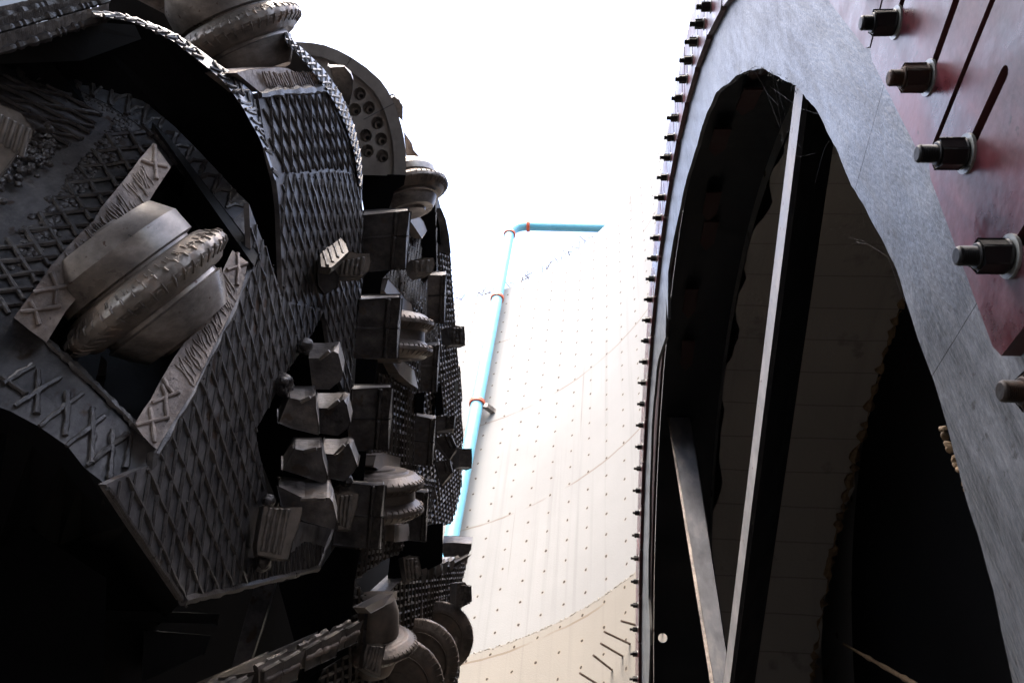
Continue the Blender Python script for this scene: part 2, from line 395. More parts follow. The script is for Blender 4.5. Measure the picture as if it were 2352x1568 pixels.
# crumbs of yellow foam along the far edge of the bore
mb = MB(); pts = []; rad = []
for i in range(260):
    a = R_(-70 + i * .7); pts.append(Vector((far_x(a) - .02 + rnd.uniform(-.02, .02), CY + (HR - .05) * math.cos(a), CZ + (HR - .05) * math.sin(a))))
    rad.append(max(.004, rnd.uniform(-.02, .05)))
mb.tube(pts, rad, 'foam', 6)
mb.build('foam_seam', hw)
# crumbs stuck behind the near edge of the seal
mb = MB()
for (cx, cy_) in ((2168, 985), (2172, 1000), (2180, 1020), (2184, 1030), (2196, 1055), (2199, 1068), (2206, 1078), (2222, 1110), (2226, 1122), (2236, 1150)):
    c = onx(cx + rnd.uniform(-3, 1), cy_, .70)
    mb.lathe(c, (1, rnd.uniform(-.5, .5), .3), [(-.008, .003), (-.004, .007), (.003, .008), (.008, .002)], 'foam', 8, wob=lambda j, a: 1 + .3 * math.sin(a * 2 + j + cx))
mb.build('foam_crumb', hw)
# near side of the same seam
mb = MB(); pts = []; rad = []
for i in range(120):
    a = R_(-150 - i * .5); pts.append(Vector((HX0 + .1, CY + (HR - .08) * math.cos(a), CZ + (HR - .08) * math.sin(a))))
    rad.append(max(.006, rnd.uniform(-.02, .05)))
mb.tube(pts, rad, 'foam', 6)
mb.build('foam_seam', hw)
# ground behind the opening: dark end of the bore
mb = MB(); mb.ext(circ(4.6, 5.2, 60), circ(4.8, 5.2, 60), 'void')
mb.lathe((HX1 + .02, CY, CZ), (1, 0, 0), [(0, 5.3), (0, 5.5), (2.2, 5.5), (2.2, 5.3)], 'void', 60, smooth=False)
mb.f = [f for f in mb.f]
tn = mb.build('tunnel_void'); tag(tn, kind='structure')
# brickwork dimly seen at the near side of the opening
mb = MB()
d1 = (onx(2262, 1398, 4.0) - onx(2182, 1478, 4.0)).normalized(); d2 = Vector((1, 0, 0)).cross(d1)
o_ = onx(2240, 1420, 4.0)
for i in range(-16, 17):
    for j in range(-26, 27):
        c = o_ + d1 * (i * .27 + (.13 if j % 2 else 0)) + d2 * j * .105
        rel = Vector((c.x, c.y, c.z)); qx = 1176 + FOC * rel.dot(CR) / rel.dot(CF); qy = 784 - FOC * rel.dot(CU) / rel.dot(CF)
        lim = 2215 + (1260 - qy) * .05 + 14 * math.sin(qy * .03)
        if qx < lim - 30 or qx > 2400 or qy < 1225 or qy > 1680: continue
        if qx < lim and rnd.random() < .5: continue
        q = [c + d1 * sx * .122 + d2 * sy * .042 for sx, sy in ((-1, -1), (1, -1), (1, 1), (-1, 1))]
        e = Vector((rnd.uniform(.02, .05), 0, 0))
        mb.ext([v_ - e for v_ in q], [v_ + Vector((.08, 0, 0)) for v_ in q], 'brick')
br = mb.build('brick_packing', hw)

# ================================================================== ENTRANCE RING (right)
TH0, DTH, BR = 2.53466260, -0.0597662246, 3.854
def rp(x, r, a): return Vector((x, CY + .0025 + r * math.cos(a), CZ + .0008 + r * math.sin(a)))
ring = thing('tunnel_ring', (0.7, CY, FLOOR), 'huge round steel ring with red bolted clamp plates on the right side', 'steel ring')
BX = .62
def rim_line(seq, r, x): return [rp(x, r, a) for a in seq]
RIN, ROUT = 3.742, 4.16
ks = list(range(-15, 41, 2))
for k in ks:
    ac = TH0 + DTH * (k + .5)                       # a plate holds bolts k and k+1
    hw_a = abs(DTH) - .0019
    a0, a1 = ac - hw_a, ac + hw_a
    def prect(x):
        pin0, pin1 = rp(x, RIN, a0), rp(x, RIN, a1)
        pts = [pin0 + (pin1 - pin0) * .04 + (rp(x, ROUT, a0) - pin0).normalized() * .0]
        pts = [pin0 + (pin1 - pin0) * .06, pin0 + (pin1 - pin0) * .94, pin1 + (rp(x, ROUT, a1) - pin1).normalized() * .012]
        pts += [rp(x, ROUT, a1), rp(x, ROUT, ac), rp(x, ROUT, a0), pin0 + (rp(x, ROUT, a0) - pin0).normalized() * .012]
        return pts
    def slot(x, ab):
        r0, r1, hwid = BR - .018, 4.0, .0125
        rd = Vector((0, math.cos(ab), math.sin(ab))); tg = Vector((0, -math.sin(ab), math.cos(ab)))
        out = []
        for s_, rr in ((-1, r0), (1, r1)):
            for j in range(7):
                an = -math.pi / 2 + math.pi * j / 6
                out.append(rp(x, rr, ab) + rd * (s_ * math.cos(an) * hwid) + tg * (s_ * math.sin(an) * hwid))
        return out
    mb = MB()
    xo = rnd.uniform(-.002, .002)
    holes = [(slot(BX + xo, TH0 + DTH * kk), slot(BX + .028 + xo, TH0 + DTH * kk)) for kk in (k, k + 1)]
    mb.ext(prect(BX + xo), prect(BX + .028 + xo), 'red', 'redside', holes)
    mb.build('clamp_plate', ring, bevel=.003)
# bolts
def hexa(c, ax, r, h0, h1, mat, mb, tw=0):
    ax = Vector(ax); u = Vector((0, math.cos(tw), math.sin(tw))); v = ax.cross(u)
    L = lambda h: [c + ax * h + (u * math.cos(math.pi / 3 * j) + v * math.sin(math.pi / 3 * j)) * r for j in range(6)]
    mb.ext(L(h1), L(h0), mat)
for k in range(-16, 41):
    ab = TH0 + DTH * k; c = rp(BX, BR, ab); near = k < -8
    tw = rnd.uniform(0, 1); ln = .0745 + rnd.uniform(-.004, .006)
    mt = rnd.choice(['black', 'black', 'rust']) if near else 'black'
    mb = MB(); mb.lathe(c, (-1, 0, 0), [(-.02, .0145), (.03, .0145)], mt, 16)
    prof = [(.03, .0145)]
    nth = 18 if near else 4
    for j in range(nth):
        h = .03 + (ln - .034) * j / nth; dh = (ln - .034) / nth
        prof += [(h, .0132), (h + dh * .5, .0150)]
    prof += [(ln - .002, .0140), (ln, .0115)]
    mb.lathe(c, (-1, 0, 0), prof, mt, 20 if near else 8, smooth=False)
    b = mb.build('bolt', ring)
    mb = MB(); hexa(c, (-1, 0, 0), .0255, 0.010, .046, mt, mb, tw); mb.lathe(c, (-1, 0, 0), [(.006, .026), (.010, .026)], mt, 16)
    mb.lathe(c, (-1, 0, 0), [(.046, .020), (.050, .020)], mt, 20)
    mb.build('nut', b, bevel=.002)
    mb = MB(); mb.lathe(c, (-1, 0, 0), [(.0, .033), (.005, .033)], 'zinc', 28, smooth=False); mb.build('washer', b)
# thin wires hanging between the far bolts
# backing flange + barrel
mb = MB()
fl_in, fl_out = circ(.745, 3.80, 160), circ(.745, 4.18, 160)
fl_in2, fl_out2 = circ(.77, 3.80, 160), circ(.77, 4.18, 160)
mb.ext(fl_out, fl_out2, 'redside', 'redside', [(fl_in, fl_in2)])
mb.build('flange', ring)
RB = 3.80; NB = 180; hole_a = R_(41.6)
mb = MB()
def strip(a0, a1, r, x0, x1, mat, hole=None):
    q = [rp(x0, r, a0), rp(x1, r, a0), rp(x1, r, a1), rp(x0, r, a1)]
    nr = Vector((0, math.cos((a0 + a1) / 2), math.sin((a0 + a1) / 2))) * .025
    hs = []
    if hole:
        c = (q[0] + q[1] + q[2] + q[3]) / 4; e1 = (q[1] - q[0]).normalized(); e2 = (q[3] - q[0]).normalized()
        c = c + e1 * (hole[0] - c.x)
        lp = [c + (e1 * math.cos(j * .3927) + e2 * math.sin(j * .3927)) * hole[1] for j in range(16)]
        hs = [(lp, [p + nr for p in lp])]
    mb.ext(q, [p + nr for p in q], mat, None, hs)
for k in range(NB):
    a0 = hole_a - math.pi / NB + 2 * math.pi * k / NB; a1 = a0 + 2 * math.pi / NB
    strip(a0, a1, RB, .775, HX0 + .02, 'barrel', (.86, .045) if k == 0 else None)
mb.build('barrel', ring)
# red folding gussets round the inside of the barrel
for k in range(11):
    ac = R_(150 - k * 6.2 + rnd.uniform(-1.5, 1.5))
    if k in (5, 8): continue
    t = [(0, 2.2), (.11, 2.2), (.11, -1.6), (.055, -2.9), (0, -1.6)]
    q = [rp(.84 + .03 * (k % 4) + u, 3.70, ac + R_(v_)) for u, v_ in t]
    mb = MB(); nr = Vector((0, math.cos(ac), math.sin(ac))) * .015
    mb.ext(q, [p + nr for p in q], 'gusset'); mb.build('gusset', ring)

# rubber flap
inner_px = [(1735, 158), (1700, 170), (1672, 192), (1645, 215), (1622, 262), (1600, 330), (1578, 400), (1560, 480), (1545, 560), (1533, 625), (1527, 668), (1529, 705), (1533, 735), (1527, 775), (1512, 815), (1505, 850), (1499, 925), (1495, 1000), (1491, 1150), (1487, 1300), (1486, 1370), (1490, 1440), (1491, 1480), (1488, 1568)]
right_px = [(2330, 1600), (2300, 1450), (2280, 1350), (2248, 1240), (2215, 1130), (2185, 1000), (2150, 880), (2112, 760), (2085, 680), (2060, 610), (2030, 550), (2000, 500), (1980, 460), (1960, 420), (1928, 350), (1900, 300), (1872, 250), (1845, 215), (1815, 190), (1790, 178), (1762, 162)]
FLX = .650
loop_in = [onx(*p, FLX + .006) for p in right_px] + [onx(px_ + 2 * min(1, max(0, (py_ - 150) / 500)), py_, FLX + .006) for px_, py_ in inner_px]
def ang(p):
    a = math.atan2(p.z - CZ, p.y - CY)
    return a if a > -.2 else a + 2 * math.pi
ia = sorted([(ang(p), math.hypot(p.y - CY, p.z - CZ)) for p in loop_in], reverse=True)
xa = sorted([(ang(p), p.x) for p in loop_in], reverse=True)
def x_in(a):
    if a >= xa[0][0]: return xa[0][1]
    for (a0, r0), (a1, r1) in zip(xa, xa[1:]):
        if a1 <= a <= a0: return r1 + (r0 - r1) * ((a - a1) / (a0 - a1) if a0 > a1 else 0)
    return xa[-1][1]
def r_in(a):
    if a >= ia[0][0]: return ia[0][1]
    if a <= ia[-1][0]: return ia[-1][1]
    for (a0, r0), (a1, r1) in zip(ia, ia[1:]):
        if a1 <= a <= a0:
            return r1 + (r0 - r1) * ((a - a1) / (a0 - a1) if a0 > a1 else 0)
    return 3.4
flap = thing('rubber_seal', (FLX, CY, FLOOR), 'worn grey rubber seal flap with wavy torn inner edge, clamped inside the red ring', 'rubber seal')
seams = [215.0, 195.8, 185.4, 164.2, 156, 141, 122, 100, 78, 55, 33]
seams = [230] + seams + [5, -35, -80, -125]
for a0, a1 in zip(seams, seams[1:]):
    n = max(3, int(abs(a0 - a1) / .5)); mb = MB()
    aa = [R_(a0 - .010) + (R_(a1 + .010) - R_(a0 - .010)) * i / n for i in range(n + 1)]
    rows = []
    NR = 10
    for a in aa:
        ri = r_in(a) + .004 * math.sin(a * 61) * math.sin(a * 17) + rnd.uniform(-.0015, .0015)
        row = []
        for j in range(NR + 1):
            r = 3.93 + (ri - 3.93) * j / NR
            bend = .012 * (j / NR) ** 2 * math.sin(a * 9) + .006 * math.sin(a * 31) * (j / NR)
            row.append(rp(FLX + bend * .3 + (x_in(a) - FLX) * (j / NR) ** 1.3, r, a))
        rows.append(row)
    i0 = len(mb.v)
    for row in rows: mb.v += row
    for row in rows: mb.v += [p + Vector((.022, 0, 0)) for p in row]
    nn = (n + 1) * (NR + 1)
    for i in range(n):
        for j in range(NR):
            q = (i * (NR + 1) + j, (i + 1) * (NR + 1) + j, (i + 1) * (NR + 1) + j + 1, i * (NR + 1) + j + 1)
            mb.face(q, 'rubber', True); mb.face([nn + x for x in reversed(q)], 'rubedge', True)
        e = (i * (NR + 1) + NR, (i + 1) * (NR + 1) + NR)
        mb.face((e[0], e[1], nn + e[1], nn + e[0]), 'rubedge')
        e = (i * (NR + 1), (i + 1) * (NR + 1))
        mb.face((e[0], e[1], nn + e[1], nn + e[0]), 'rubedge')
    for i in (0, n):
        for j in range(NR): mb.face((i * (NR + 1) + j, i * (NR + 1) + j + 1, nn + i * (NR + 1) + j + 1, nn + i * (NR + 1) + j), 'rubedge')
    mb.build('rubber_sheet', flap)
# frayed cord ends at the crown of the inner edge
mb = MB()
for i in range(45):
    a = R_(rnd.uniform(150, 174)); r = r_in(a) + .01; p = rp(FLX + rnd.uniform(0, .02), r, a)
    d = Vector((rnd.uniform(-.4, .4), math.cos(a) * -1 + rnd.uniform(-.9, .9), math.sin(a) * -1 + rnd.uniform(-.9, .9))).normalized()
    e = Vector((rnd.uniform(-1, 1), rnd.uniform(-1, 1), rnd.uniform(-1, 1))) * .006
    mb.tube([p, p + d * .012 + e, p + d * .026 - e], .0008, 'rubedge', 4)
mb.build('frayed_cord', flap)

# steel braces inside the ring
def facing(px, py, dist):
    return ray(px, py) * dist
def beam(name, top, bot, xl, wpx_lit, wpx_dark, label):
    t0, t1 = onx(top[0], top[1], xl), onx(bot[0], bot[1], xl)
    return t0, t1
# tall brace: narrow left flange coloured as lit, deep right web coloured as shaded
def brace(px_lit_t, px_lit_b, px_dark_t, px_dark_b, x0t, x0b, depth_x, label, litmat='beam', darkmat='beamshade'):
    a0, a1 = onx(*px_lit_t[0], x0t), onx(*px_lit_b[0], x0b)
    b0 = onx(*px_lit_t[1], x0t); b1 = onx(*px_lit_b[1], x0b)
    root = thing('steel_brace', (a1.x, a1.y, a1.z), label, 'steel beam')
    mb = MB()
    c0, c1 = ray(*px_dark_t) * (b0.length + depth_x), ray(*px_dark_b) * (b1.length + depth_x)
    e0, e1 = a0 + (c0 - b0), a1 + (c1 - b1)
    # front flange
    th = Vector((.02, 0, 0))
    mb.ext([a0, b0, b1, a1], [a0 + th, b0 + th, b1 + th, a1 + th], litmat, 'beamshade')
    mb.build('flange', root, bevel=.002)
    mb = MB()
    s0 = (a0 - b0).normalized() * .012
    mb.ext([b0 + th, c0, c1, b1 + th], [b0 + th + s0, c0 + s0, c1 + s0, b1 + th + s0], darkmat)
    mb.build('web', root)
    return root
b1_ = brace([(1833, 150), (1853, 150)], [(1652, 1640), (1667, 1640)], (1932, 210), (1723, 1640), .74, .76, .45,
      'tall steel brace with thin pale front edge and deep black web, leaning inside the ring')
# the shorter leg of the V: broad grey face
P0 = onx(1535, 958, .84); P1 = onx(1650, 1640, .90)
root = thing('steel_brace', P1, 'short grey streaked steel brace rising leftwards from the foot of the tall brace', 'steel beam')
mb = MB()
Q0 = ray(1584, 958) * (P0.length + .03); Q1 = ray(1690, 1640) * (P1.length + .03)
bk = Vector((.05, .20, .10))
mb.ext([P0, Q0, Q1, P1], [P0 + bk, Q0 + bk, Q1 + bk, P1 + bk], 'beam2'); mb.build('flange', root, bevel=.002)
mb = MB(); l0 = ray(1533, 958) * (P0.length - .01); l1 = ray(1643, 1640) * (P1.length - .01)
L0 = ray(1537, 958) * (P0.length - .012); L1 = ray(1652, 1640) * (P1.length - .012)
mb.ext([l0, L0, L1, l1], [p + bk * .4 for p in (l0, L0, L1, l1)], 'saddle'); mb.build('edge_strip', root)
# yellow crusted bar low on the right
p0, p1 = onx(1938, 1478, 2.3), onx(2110, 1575, 2.0)
mb = MB(); mb.tube([p0 + (p1 - p0) * i / 30 * 1.3 for i in range(31)], [.012 + (.010 * rnd.random() if i > 8 else 0) for i in range(31)], 'foam', 7)
o = mb.build('crusted_bar'); tag(o, 'thin crusted ochre bar lying across the dark opening at bottom right', 'bar')

# cobwebs
web = MB()
def thread(pl, x, r=.00018):
    pts = [onx(*p, x) for p in pl]; web.tube(pts, r, 'web', 3)
for pl in [[(1735, 165), (1762, 215), (1790, 290), (1805, 370), (1812, 420), (1820, 520)], [(1775, 178), (1790, 260), (1800, 330), (1808, 380)], [(1780, 180), (1812, 300), (1822, 352)],
           [(1762, 215), (1787, 242), (1793, 215)], [(1925, 290), (1892, 345), (1872, 420)], [(1812, 352), (1838, 360), (1872, 352)], [(1805, 300), (1825, 320), (1840, 340)],
           [(1950, 335), (1975, 440), (1985, 520)], [(1950, 545), (1982, 553), (2040, 590), (2068, 670), (2078, 690)], [(1940, 570), (1966, 556), (1988, 560)], [(2040, 540), (2047, 590)], [(1770, 200), (1840, 250), (1880, 262)]]:
    thread(pl, .69)
o = web.build('cobweb'); tag(o, 'fine pale cobweb threads strung across the top of the dark opening', 'cobweb', kind='stuff')

# ================================================================== BLUE PIPE on the wall
PR = .20; PA = R_(66.3); pr_ = WR - .42
def wallp(a, r, z): return W2R((WC.x + r * math.cos(a), WC.y + r * math.sin(a), z))
pipe = thing('drain_pipe', wallp(PA, pr_, 6), 'long sky-blue steel pipe with orange couplings running up the shaft wall', 'pipe')
PT = 50.6 * H
pts = [wallp(PA, pr_, FLOOR + .1), wallp(PA, pr_, 17.0)]
def seg(name, pts, r, mat, par, n=28):
    mb = MB(); mb.tube(pts, r, mat, n); return mb.build(name, par)
joints = [8.0, 32.0 * H, 41.9 * H, PT - .4]
zz = [FLOOR + .05] + joints
for z0, z1 in zip(zz, zz[1:]):
    seg('pipe_length', [wallp(PA, pr_, z0), wallp(PA, pr_, (z0 + z1) / 2), wallp(PA, pr_, z1)], PR, 'blue', pipe)
top = wallp(PA, pr_, PT - .4)
dv = ray(1366, 525) * 60
dv = onpl(1372, 523, W2R((0, 0, PT + .35)), Vector((0, 0, 1)))
el = [top + Vector((0, 0, .0))]
hd = (dv - (top + Vector((0, 0, .75)))).normalized()
for i in range(1, 9):
    t = i / 8 * math.pi / 2
    el.append(top + Vector((0, 0, 1)) * .75 * math.sin(t) + hd * .75 * (1 - math.cos(t)))
seg('pipe_elbow', el, PR, 'blue', pipe)
seg('pipe_length', [el[-1], el[-1] + hd * 3, el[-1] + hd * 30], PR, 'blue', pipe)
for z in joints[:]:
    mb = MB(); mb.lathe(wallp(PA, pr_, z), W2R((0, 0, 1)), [(-.07, PR + .01), (-.06, PR + .055), (.06, PR + .055), (.07, PR + .01)], 'orange', 28)
    cp = mb.build('coupling', pipe)
    if z > WTOP - 2: continue
    a = PA - .03
    c0 = wallp(PA - .026, pr_ + .05, z - .12); c1 = wallp(PA - .040, WR + .02, z - .12)
    mb = MB(); u = Vector((0, 0, .09)); s_ = Vector((.10, 0, 0))
    mb.ext([c0 - u - s_, c0 + u - s_, c0 + u + s_, c0 - u + s_], [c1 - u - s_, c1 + u - s_, c1 + u + s_, c1 - u + s_], 'cast')
    mb.build('bracket', pipe)
mb = MB(); mb.lathe(el[-1], hd, [(-.07, PR + .01), (-.06, PR + .055), (.06, PR + .055), (.07, PR + .01)], 'orange', 28); mb.build('coupling', pipe)
rod0 = onpl(1229, 512, el[-1], Vector((0, 1, 0)))
# bent bars standing at the top edge of the wall
mb = MB()
for i in range(46):
    a = R_(rnd.uniform(44, 84)); z = WTOP - .02; l = rnd.uniform(.35, .9)
    p = wallp(a, WR + .15, z)
    mb.tube([p, p + Vector((rnd.uniform(-.1, .1), rnd.uniform(-.1, .1), l * .6)), p + Vector((rnd.uniform(-.3, .3), rnd.uniform(-.2, .2), l))], .018, 'rebar', 5)
mb.build('starter_bars', sw)
for i, (q0, q1) in enumerate([((1521, 1443), (1484, 1418)), ((1522, 1452), (1427, 1425)), ((1447, 1478), (1388, 1450)), ((1430, 1506), (1380, 1477)), ((1406, 1538), (1363, 1504)), ((1380, 1575), (1332, 1545))]):
    if i == 0: continue
    def onwall(px, py):
        v = ray(px, py); vx, vy = v.x - T1 * v.z, v.y
        a = vx * vx + vy * vy; b = -2 * (vx * WC.x + vy * WC.y); c = WC.x ** 2 + WC.y ** 2 - (WR - .06) ** 2
        return v * ((-b + math.sqrt(b * b - 4 * a * c)) / (2 * a))
    p = onwall(*q0); q = ray(*q1); q = q * (p.length * .955)
    mb = MB(); mb.tube([p + (p - q) * .05, p + (q - p) * .5, q], .022, 'rebar', 7)
    names = ['', 'highest of the rusty bars poking out of the wall, next to the ring bolts', 'second rusty bar down on the lower wall joint', 'middle rusty bar sticking from the ragged wall joint',
             'fourth rusty bar down, leaning up over the rough concrete', 'lowest rusty bar on the lower wall, cut by the picture bottom']
    tag(mb.build('rebar'), names[i], 'rebar', 'rusty bars sticking out of the lower wall')
#@@LEFT

# ================================================================== CUTTERHEAD (left)
head = thing('cutterhead', (-1.5, CY, FLOOR), 'huge dark steel cutterhead with weld net, disc cutters and teeth, filling the left side', 'cutterhead')
def P2(p): return Vector((p.y, p.z))
def mk(y, z, x=FX): return Vector((x, y, z))
def inpoly(pt, poly):
    x, y = pt; c = False; j = len(poly) - 1
    for i in range(len(poly)):
        xi, yi = poly[i]; xj, yj = poly[j]
        if (yi > y) != (yj > y) and x < (xj - xi) * (y - yi) / (yj - yi) + xi: c = not c
        j = i
    return c
def clip(poly, d, spacing, phase=0.0):
    """parallel lines with direction d clipped to a 2D polygon -> list of (a, b)"""
    d = Vector(d).normalized(); n = Vector((-d.y, d.x))
    s_ = [Vector(p).dot(n) for p in poly]; out = []
    k = math.ceil((min(s_) - phase) / spacing)
    while k * spacing + phase < max(s_):
        o = k * spacing + phase; k += 1; ts = []
        for i in range(len(poly)):
            a = Vector(poly[i]); b = Vector(poly[(i + 1) % len(poly)])
            sa, sb = a.dot(n) - o, b.dot(n) - o
            if (sa > 0) != (sb > 0):
                t = sa / (sa - sb); ts.append((a + (b - a) * t).dot(d))
        ts.sort()
        for t0, t1 in zip(ts[::2], ts[1::2]):
            if t1 - t0 > .03: out.append((n * o + d * (t0 + rnd.uniform(0, .008)), n * o + d * (t1 - rnd.uniform(0, .008))))
    return out
def dpx(p, q):
    d = P2(F(*q)) - P2(F(*p)); return (d.x, d.y)
def spx(p, q, d):
    e = P2(F(*q)) - P2(F(*p)); d = Vector(d).normalized(); return abs(e.x * d.y - e.y * d.x)
def mesh_beads(mb, pxpoly, fams, r=.0065, x=FX, step=.035, amp=.003, n=5, mat='bead'):
    poly = [tuple(P2(onx(*p, x))) for p in pxpoly]
    for d, sp, ph in fams:
        for a, b in clip(poly, d, sp, ph):
            pts = wobble(mk(a.x, a.y, x + r * .4), mk(b.x, b.y, x + r * .4), step, amp)
            q_ = r * rnd.uniform(.82, 1.18)
            rr = [q_ * rnd.uniform(.75, 1.25) for _ in pts]; rr[0] *= .6; rr[-1] *= .6
            if len(pts) > 10 and rnd.random() < .35:
                k_ = rnd.randint(3, len(pts) - 5); rr[k_] *= .35; rr[k_ + 1] *= 1.6
            mb.tube(pts, rr, mat, n)
            for _ in range(len(pts) // 9):
                c_ = rnd.choice(pts) + Vector((-r * .2, rnd.uniform(-.03, .03), rnd.uniform(-.03, .03))); e_ = r * rnd.uniform(.25, .7)
                mb.lathe(c_, (1, 0, 0), [(-e_, e_ * .6), (0, e_), (e_ * .8, e_ * .4)], mat, 6)
def slabx(px, x, depth, mat, name=None, parent=head, side=None, holes=(), bevel=0.0, mb=None):
    own = mb is None; mb = mb or MB()
    f = [onx(*p, x) for p in px]; b = [p - Vector((depth, 0, 0)) for p in f]
    hs = []
    for h in holes:
        hf = [onx(*p, x) for p in h]; hs.append((hf, [p - Vector((depth, 0, 0)) for p in hf]))
    mb.ext(f, b, mat, side, hs)
    return mb.build(name, parent, bevel=bevel) if own and name else mb

# ---- near face plate with its diamond net
plate_px = [(592, 216), (600, 213), (640, 208), (700, 205), (750, 200), (770, 222), (795, 262), (815, 310), (826, 355), (831, 430), (835, 580), (832, 640), (815, 790), (801, 925),
            (778, 870), (757, 795), (744, 714), (722, 755), (700, 795), (672, 835), (650, 865), (625, 920), (588, 985), (590, 1015), (600, 1060), (615, 1134), (633, 1166), (680, 1195), (764, 1215), (750, 1250), (730, 1304), (660, 1322), (575, 1342), (500, 1362), (420, 1378),
            (362, 1292), (300, 1200), (243, 1112), (300, 1085), (345, 1068), (392, 985), (440, 901), (500, 783), (550, 675), (577, 605), (572, 468), (585, 505), (600, 545), (614, 580), (625, 612), (638, 650), (650, 692),
            (648, 640), (645, 560), (642, 480), (635, 420), (622, 370), (606, 300)]
mb = MB(); slabx(plate_px, FX, .018, 'plate', side='plate', mb=mb)
fA, fB = (.598, -.8015), (.99991, .0133)
low = [(572, 468), (585, 505), (600, 545), (625, 612), (650, 692), (700, 700), (744, 714), (722, 755), (700, 795), (672, 835), (650, 865), (625, 920), (588, 985), (590, 1015), (600, 1060), (610, 1120), (560, 1200), (560, 1300), (575, 1342), (500, 1362), (420, 1378),
       (362, 1292), (300, 1200), (243, 1112), (345, 1068), (392, 985), (440, 901), (500, 783), (550, 675), (577, 605)]
mesh_beads(mb, low, [(fA, .0585, .0), (fB, .0676, .01)], r=.0062)
mid = [(648, 400), (700, 398), (760, 392), (828, 400), (835, 580), (832, 640), (815, 790), (801, 925), (778, 870), (757, 795), (744, 714), (700, 700), (650, 692), (648, 640), (645, 560), (642, 480)]
d1, d2 = dpx((700, 450), (690, 560)), dpx((700, 450), (733, 560))
mesh_beads(mb, mid, [(d1, spx((700, 500), (716, 500), d1), 0), (d2, spx((700, 500), (716, 500), d2), .01)], r=.0062)
up = [(598, 222), (640, 214), (700, 211), (748, 206), (768, 228), (793, 268), (812, 315), (822, 360), (826, 398), (760, 390), (700, 396), (652, 402), (640, 385), (625, 345), (608, 290)]
d1, d2 = dpx((650, 230), (656, 330)), dpx((650, 230), (698, 330))
mesh_beads(mb, up, [(d1, spx((680, 300), (697, 300), d1), 0), (d2, spx((680, 300), (697, 300), d2), .01)], r=.0066)
tail = [(560, 1300), (575, 1342), (660, 1322), (730, 1304), (748, 1255), (700, 1240), (640, 1285), (590, 1290)]
mesh_beads(mb, tail, [((.70, -.714), .030, .0), ((.93, -.36), .05, 0)], r=.006)
# weld runs round the plate's edges
def edge_run(mb, px, x=FX, r=.009, mat='bead', jit=.25):
    pts = []
    q = [onx(*p, x) for p in px]
    for a, b in zip(q, q[1:]): pts += wobble(a, b, .03, .002)[:-1]
    pts.append(q[-1]); mb.tube(pts, r, mat, 6, jit=jit)
edge_run(mb, [(248, 1120), (300, 1200), (362, 1292), (420, 1378)], r=.007)
edge_run(mb, [(420, 1378), (500, 1362), (575, 1342), (660, 1322), (730, 1304)], r=.013)
edge_run(mb, [(730, 1304), (750, 1250), (764, 1215)], r=.010)
edge_run(mb, [(577, 605), (550, 675), (500, 783), (440, 901), (392, 985), (345, 1068), (352, 1040)], r=.011, jit=.45)
edge_run(mb, [(595, 219), (640, 212), (700, 208), (750, 203)], r=.016, jit=.4)
mb.build('face_plate', head)

def along(poly, n):
    L = [0]
    for a, b in zip(poly, poly[1:]): L.append(L[-1] + math.dist(a, b))
    out = []
    for i in range(n):
        t = L[-1] * i / (n - 1)
        for j in range(len(poly) - 1):
            if t <= L[j + 1] + 1e-6:
                u = (t - L[j]) / (L[j + 1] - L[j]); a, b = poly[j], poly[j + 1]
                tx, ty = b[0] - a[0], b[1] - a[1]; l = math.hypot(tx, ty)
                out.append((a[0] + tx * u, a[1] + ty * u, -ty / l, tx / l)); break
    return out
along_ = along
# ---- gauge plate holding the near cutter (turned towards the viewer)
E1, E2 = F(577, 605), F(345, 1068)
E3 = onx(0, 500, -1.62)
nA = (E2 - E1).cross(E3 - E1).normalized()
if nA.dot(ray(300, 500)) > 0: nA = -nA
def A(px, py, off=0.0): return onpl(px, py, E1 + nA * off, nA)
arc1 = [(-260, 190), (-100, 130), (0, 121), (60, 122), (130, 135), (200, 160), (270, 195), (340, 240), (400, 290), (450, 340), (500, 393), (545, 442), (572, 468)]
gp = arc1 + [(577, 605), (550, 675), (500, 783), (440, 901), (392, 985), (345, 1068), (300, 1085), (243, 1112), (193, 1073), (156, 1025), (89, 979), (24, 944), (-100, 900), (-260, 880)]
pocket = [(366, 398), (400, 378), (575, 590), (545, 655), (300, 984), (105, 786), (200, 640)]
mb = MB()
f = [A(*p) for p in gp]; hf = [A(*p) for p in pocket]
back = -nA * .10; hb = -nA * .42
mb.ext(f, [p + back for p in f], 'plate', 'band', [(hf, [p + back for p in hf])])
mb.build('gauge_plate', head)
mb = MB()
n = len(hf); i0 = len(mb.v); mb.v += [p + back for p in hf] + [p + hb for p in hf]
for k in range(n): mb.face((i0 + k, i0 + (k + 1) % n, i0 + n + (k + 1) % n, i0 + n + k), 'dark')
mb.face([i0 + n + k for k in range(n)], 'dark')
mb.build('cutter_pocket', head)
# paler band along the gauge plate's curved edge, light put into its colour
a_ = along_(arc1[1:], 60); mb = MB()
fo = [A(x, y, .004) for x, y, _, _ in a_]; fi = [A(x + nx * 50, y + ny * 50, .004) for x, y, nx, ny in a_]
for p, q, r_, t_ in zip(fo, fo[1:], fi[1:], fi): mb.ext([p, q, r_, t_], [v_ - nA * .003 for v_ in (p, q, r_, t_)], 'rimlit')
mb.build('lit_rim_band', head)
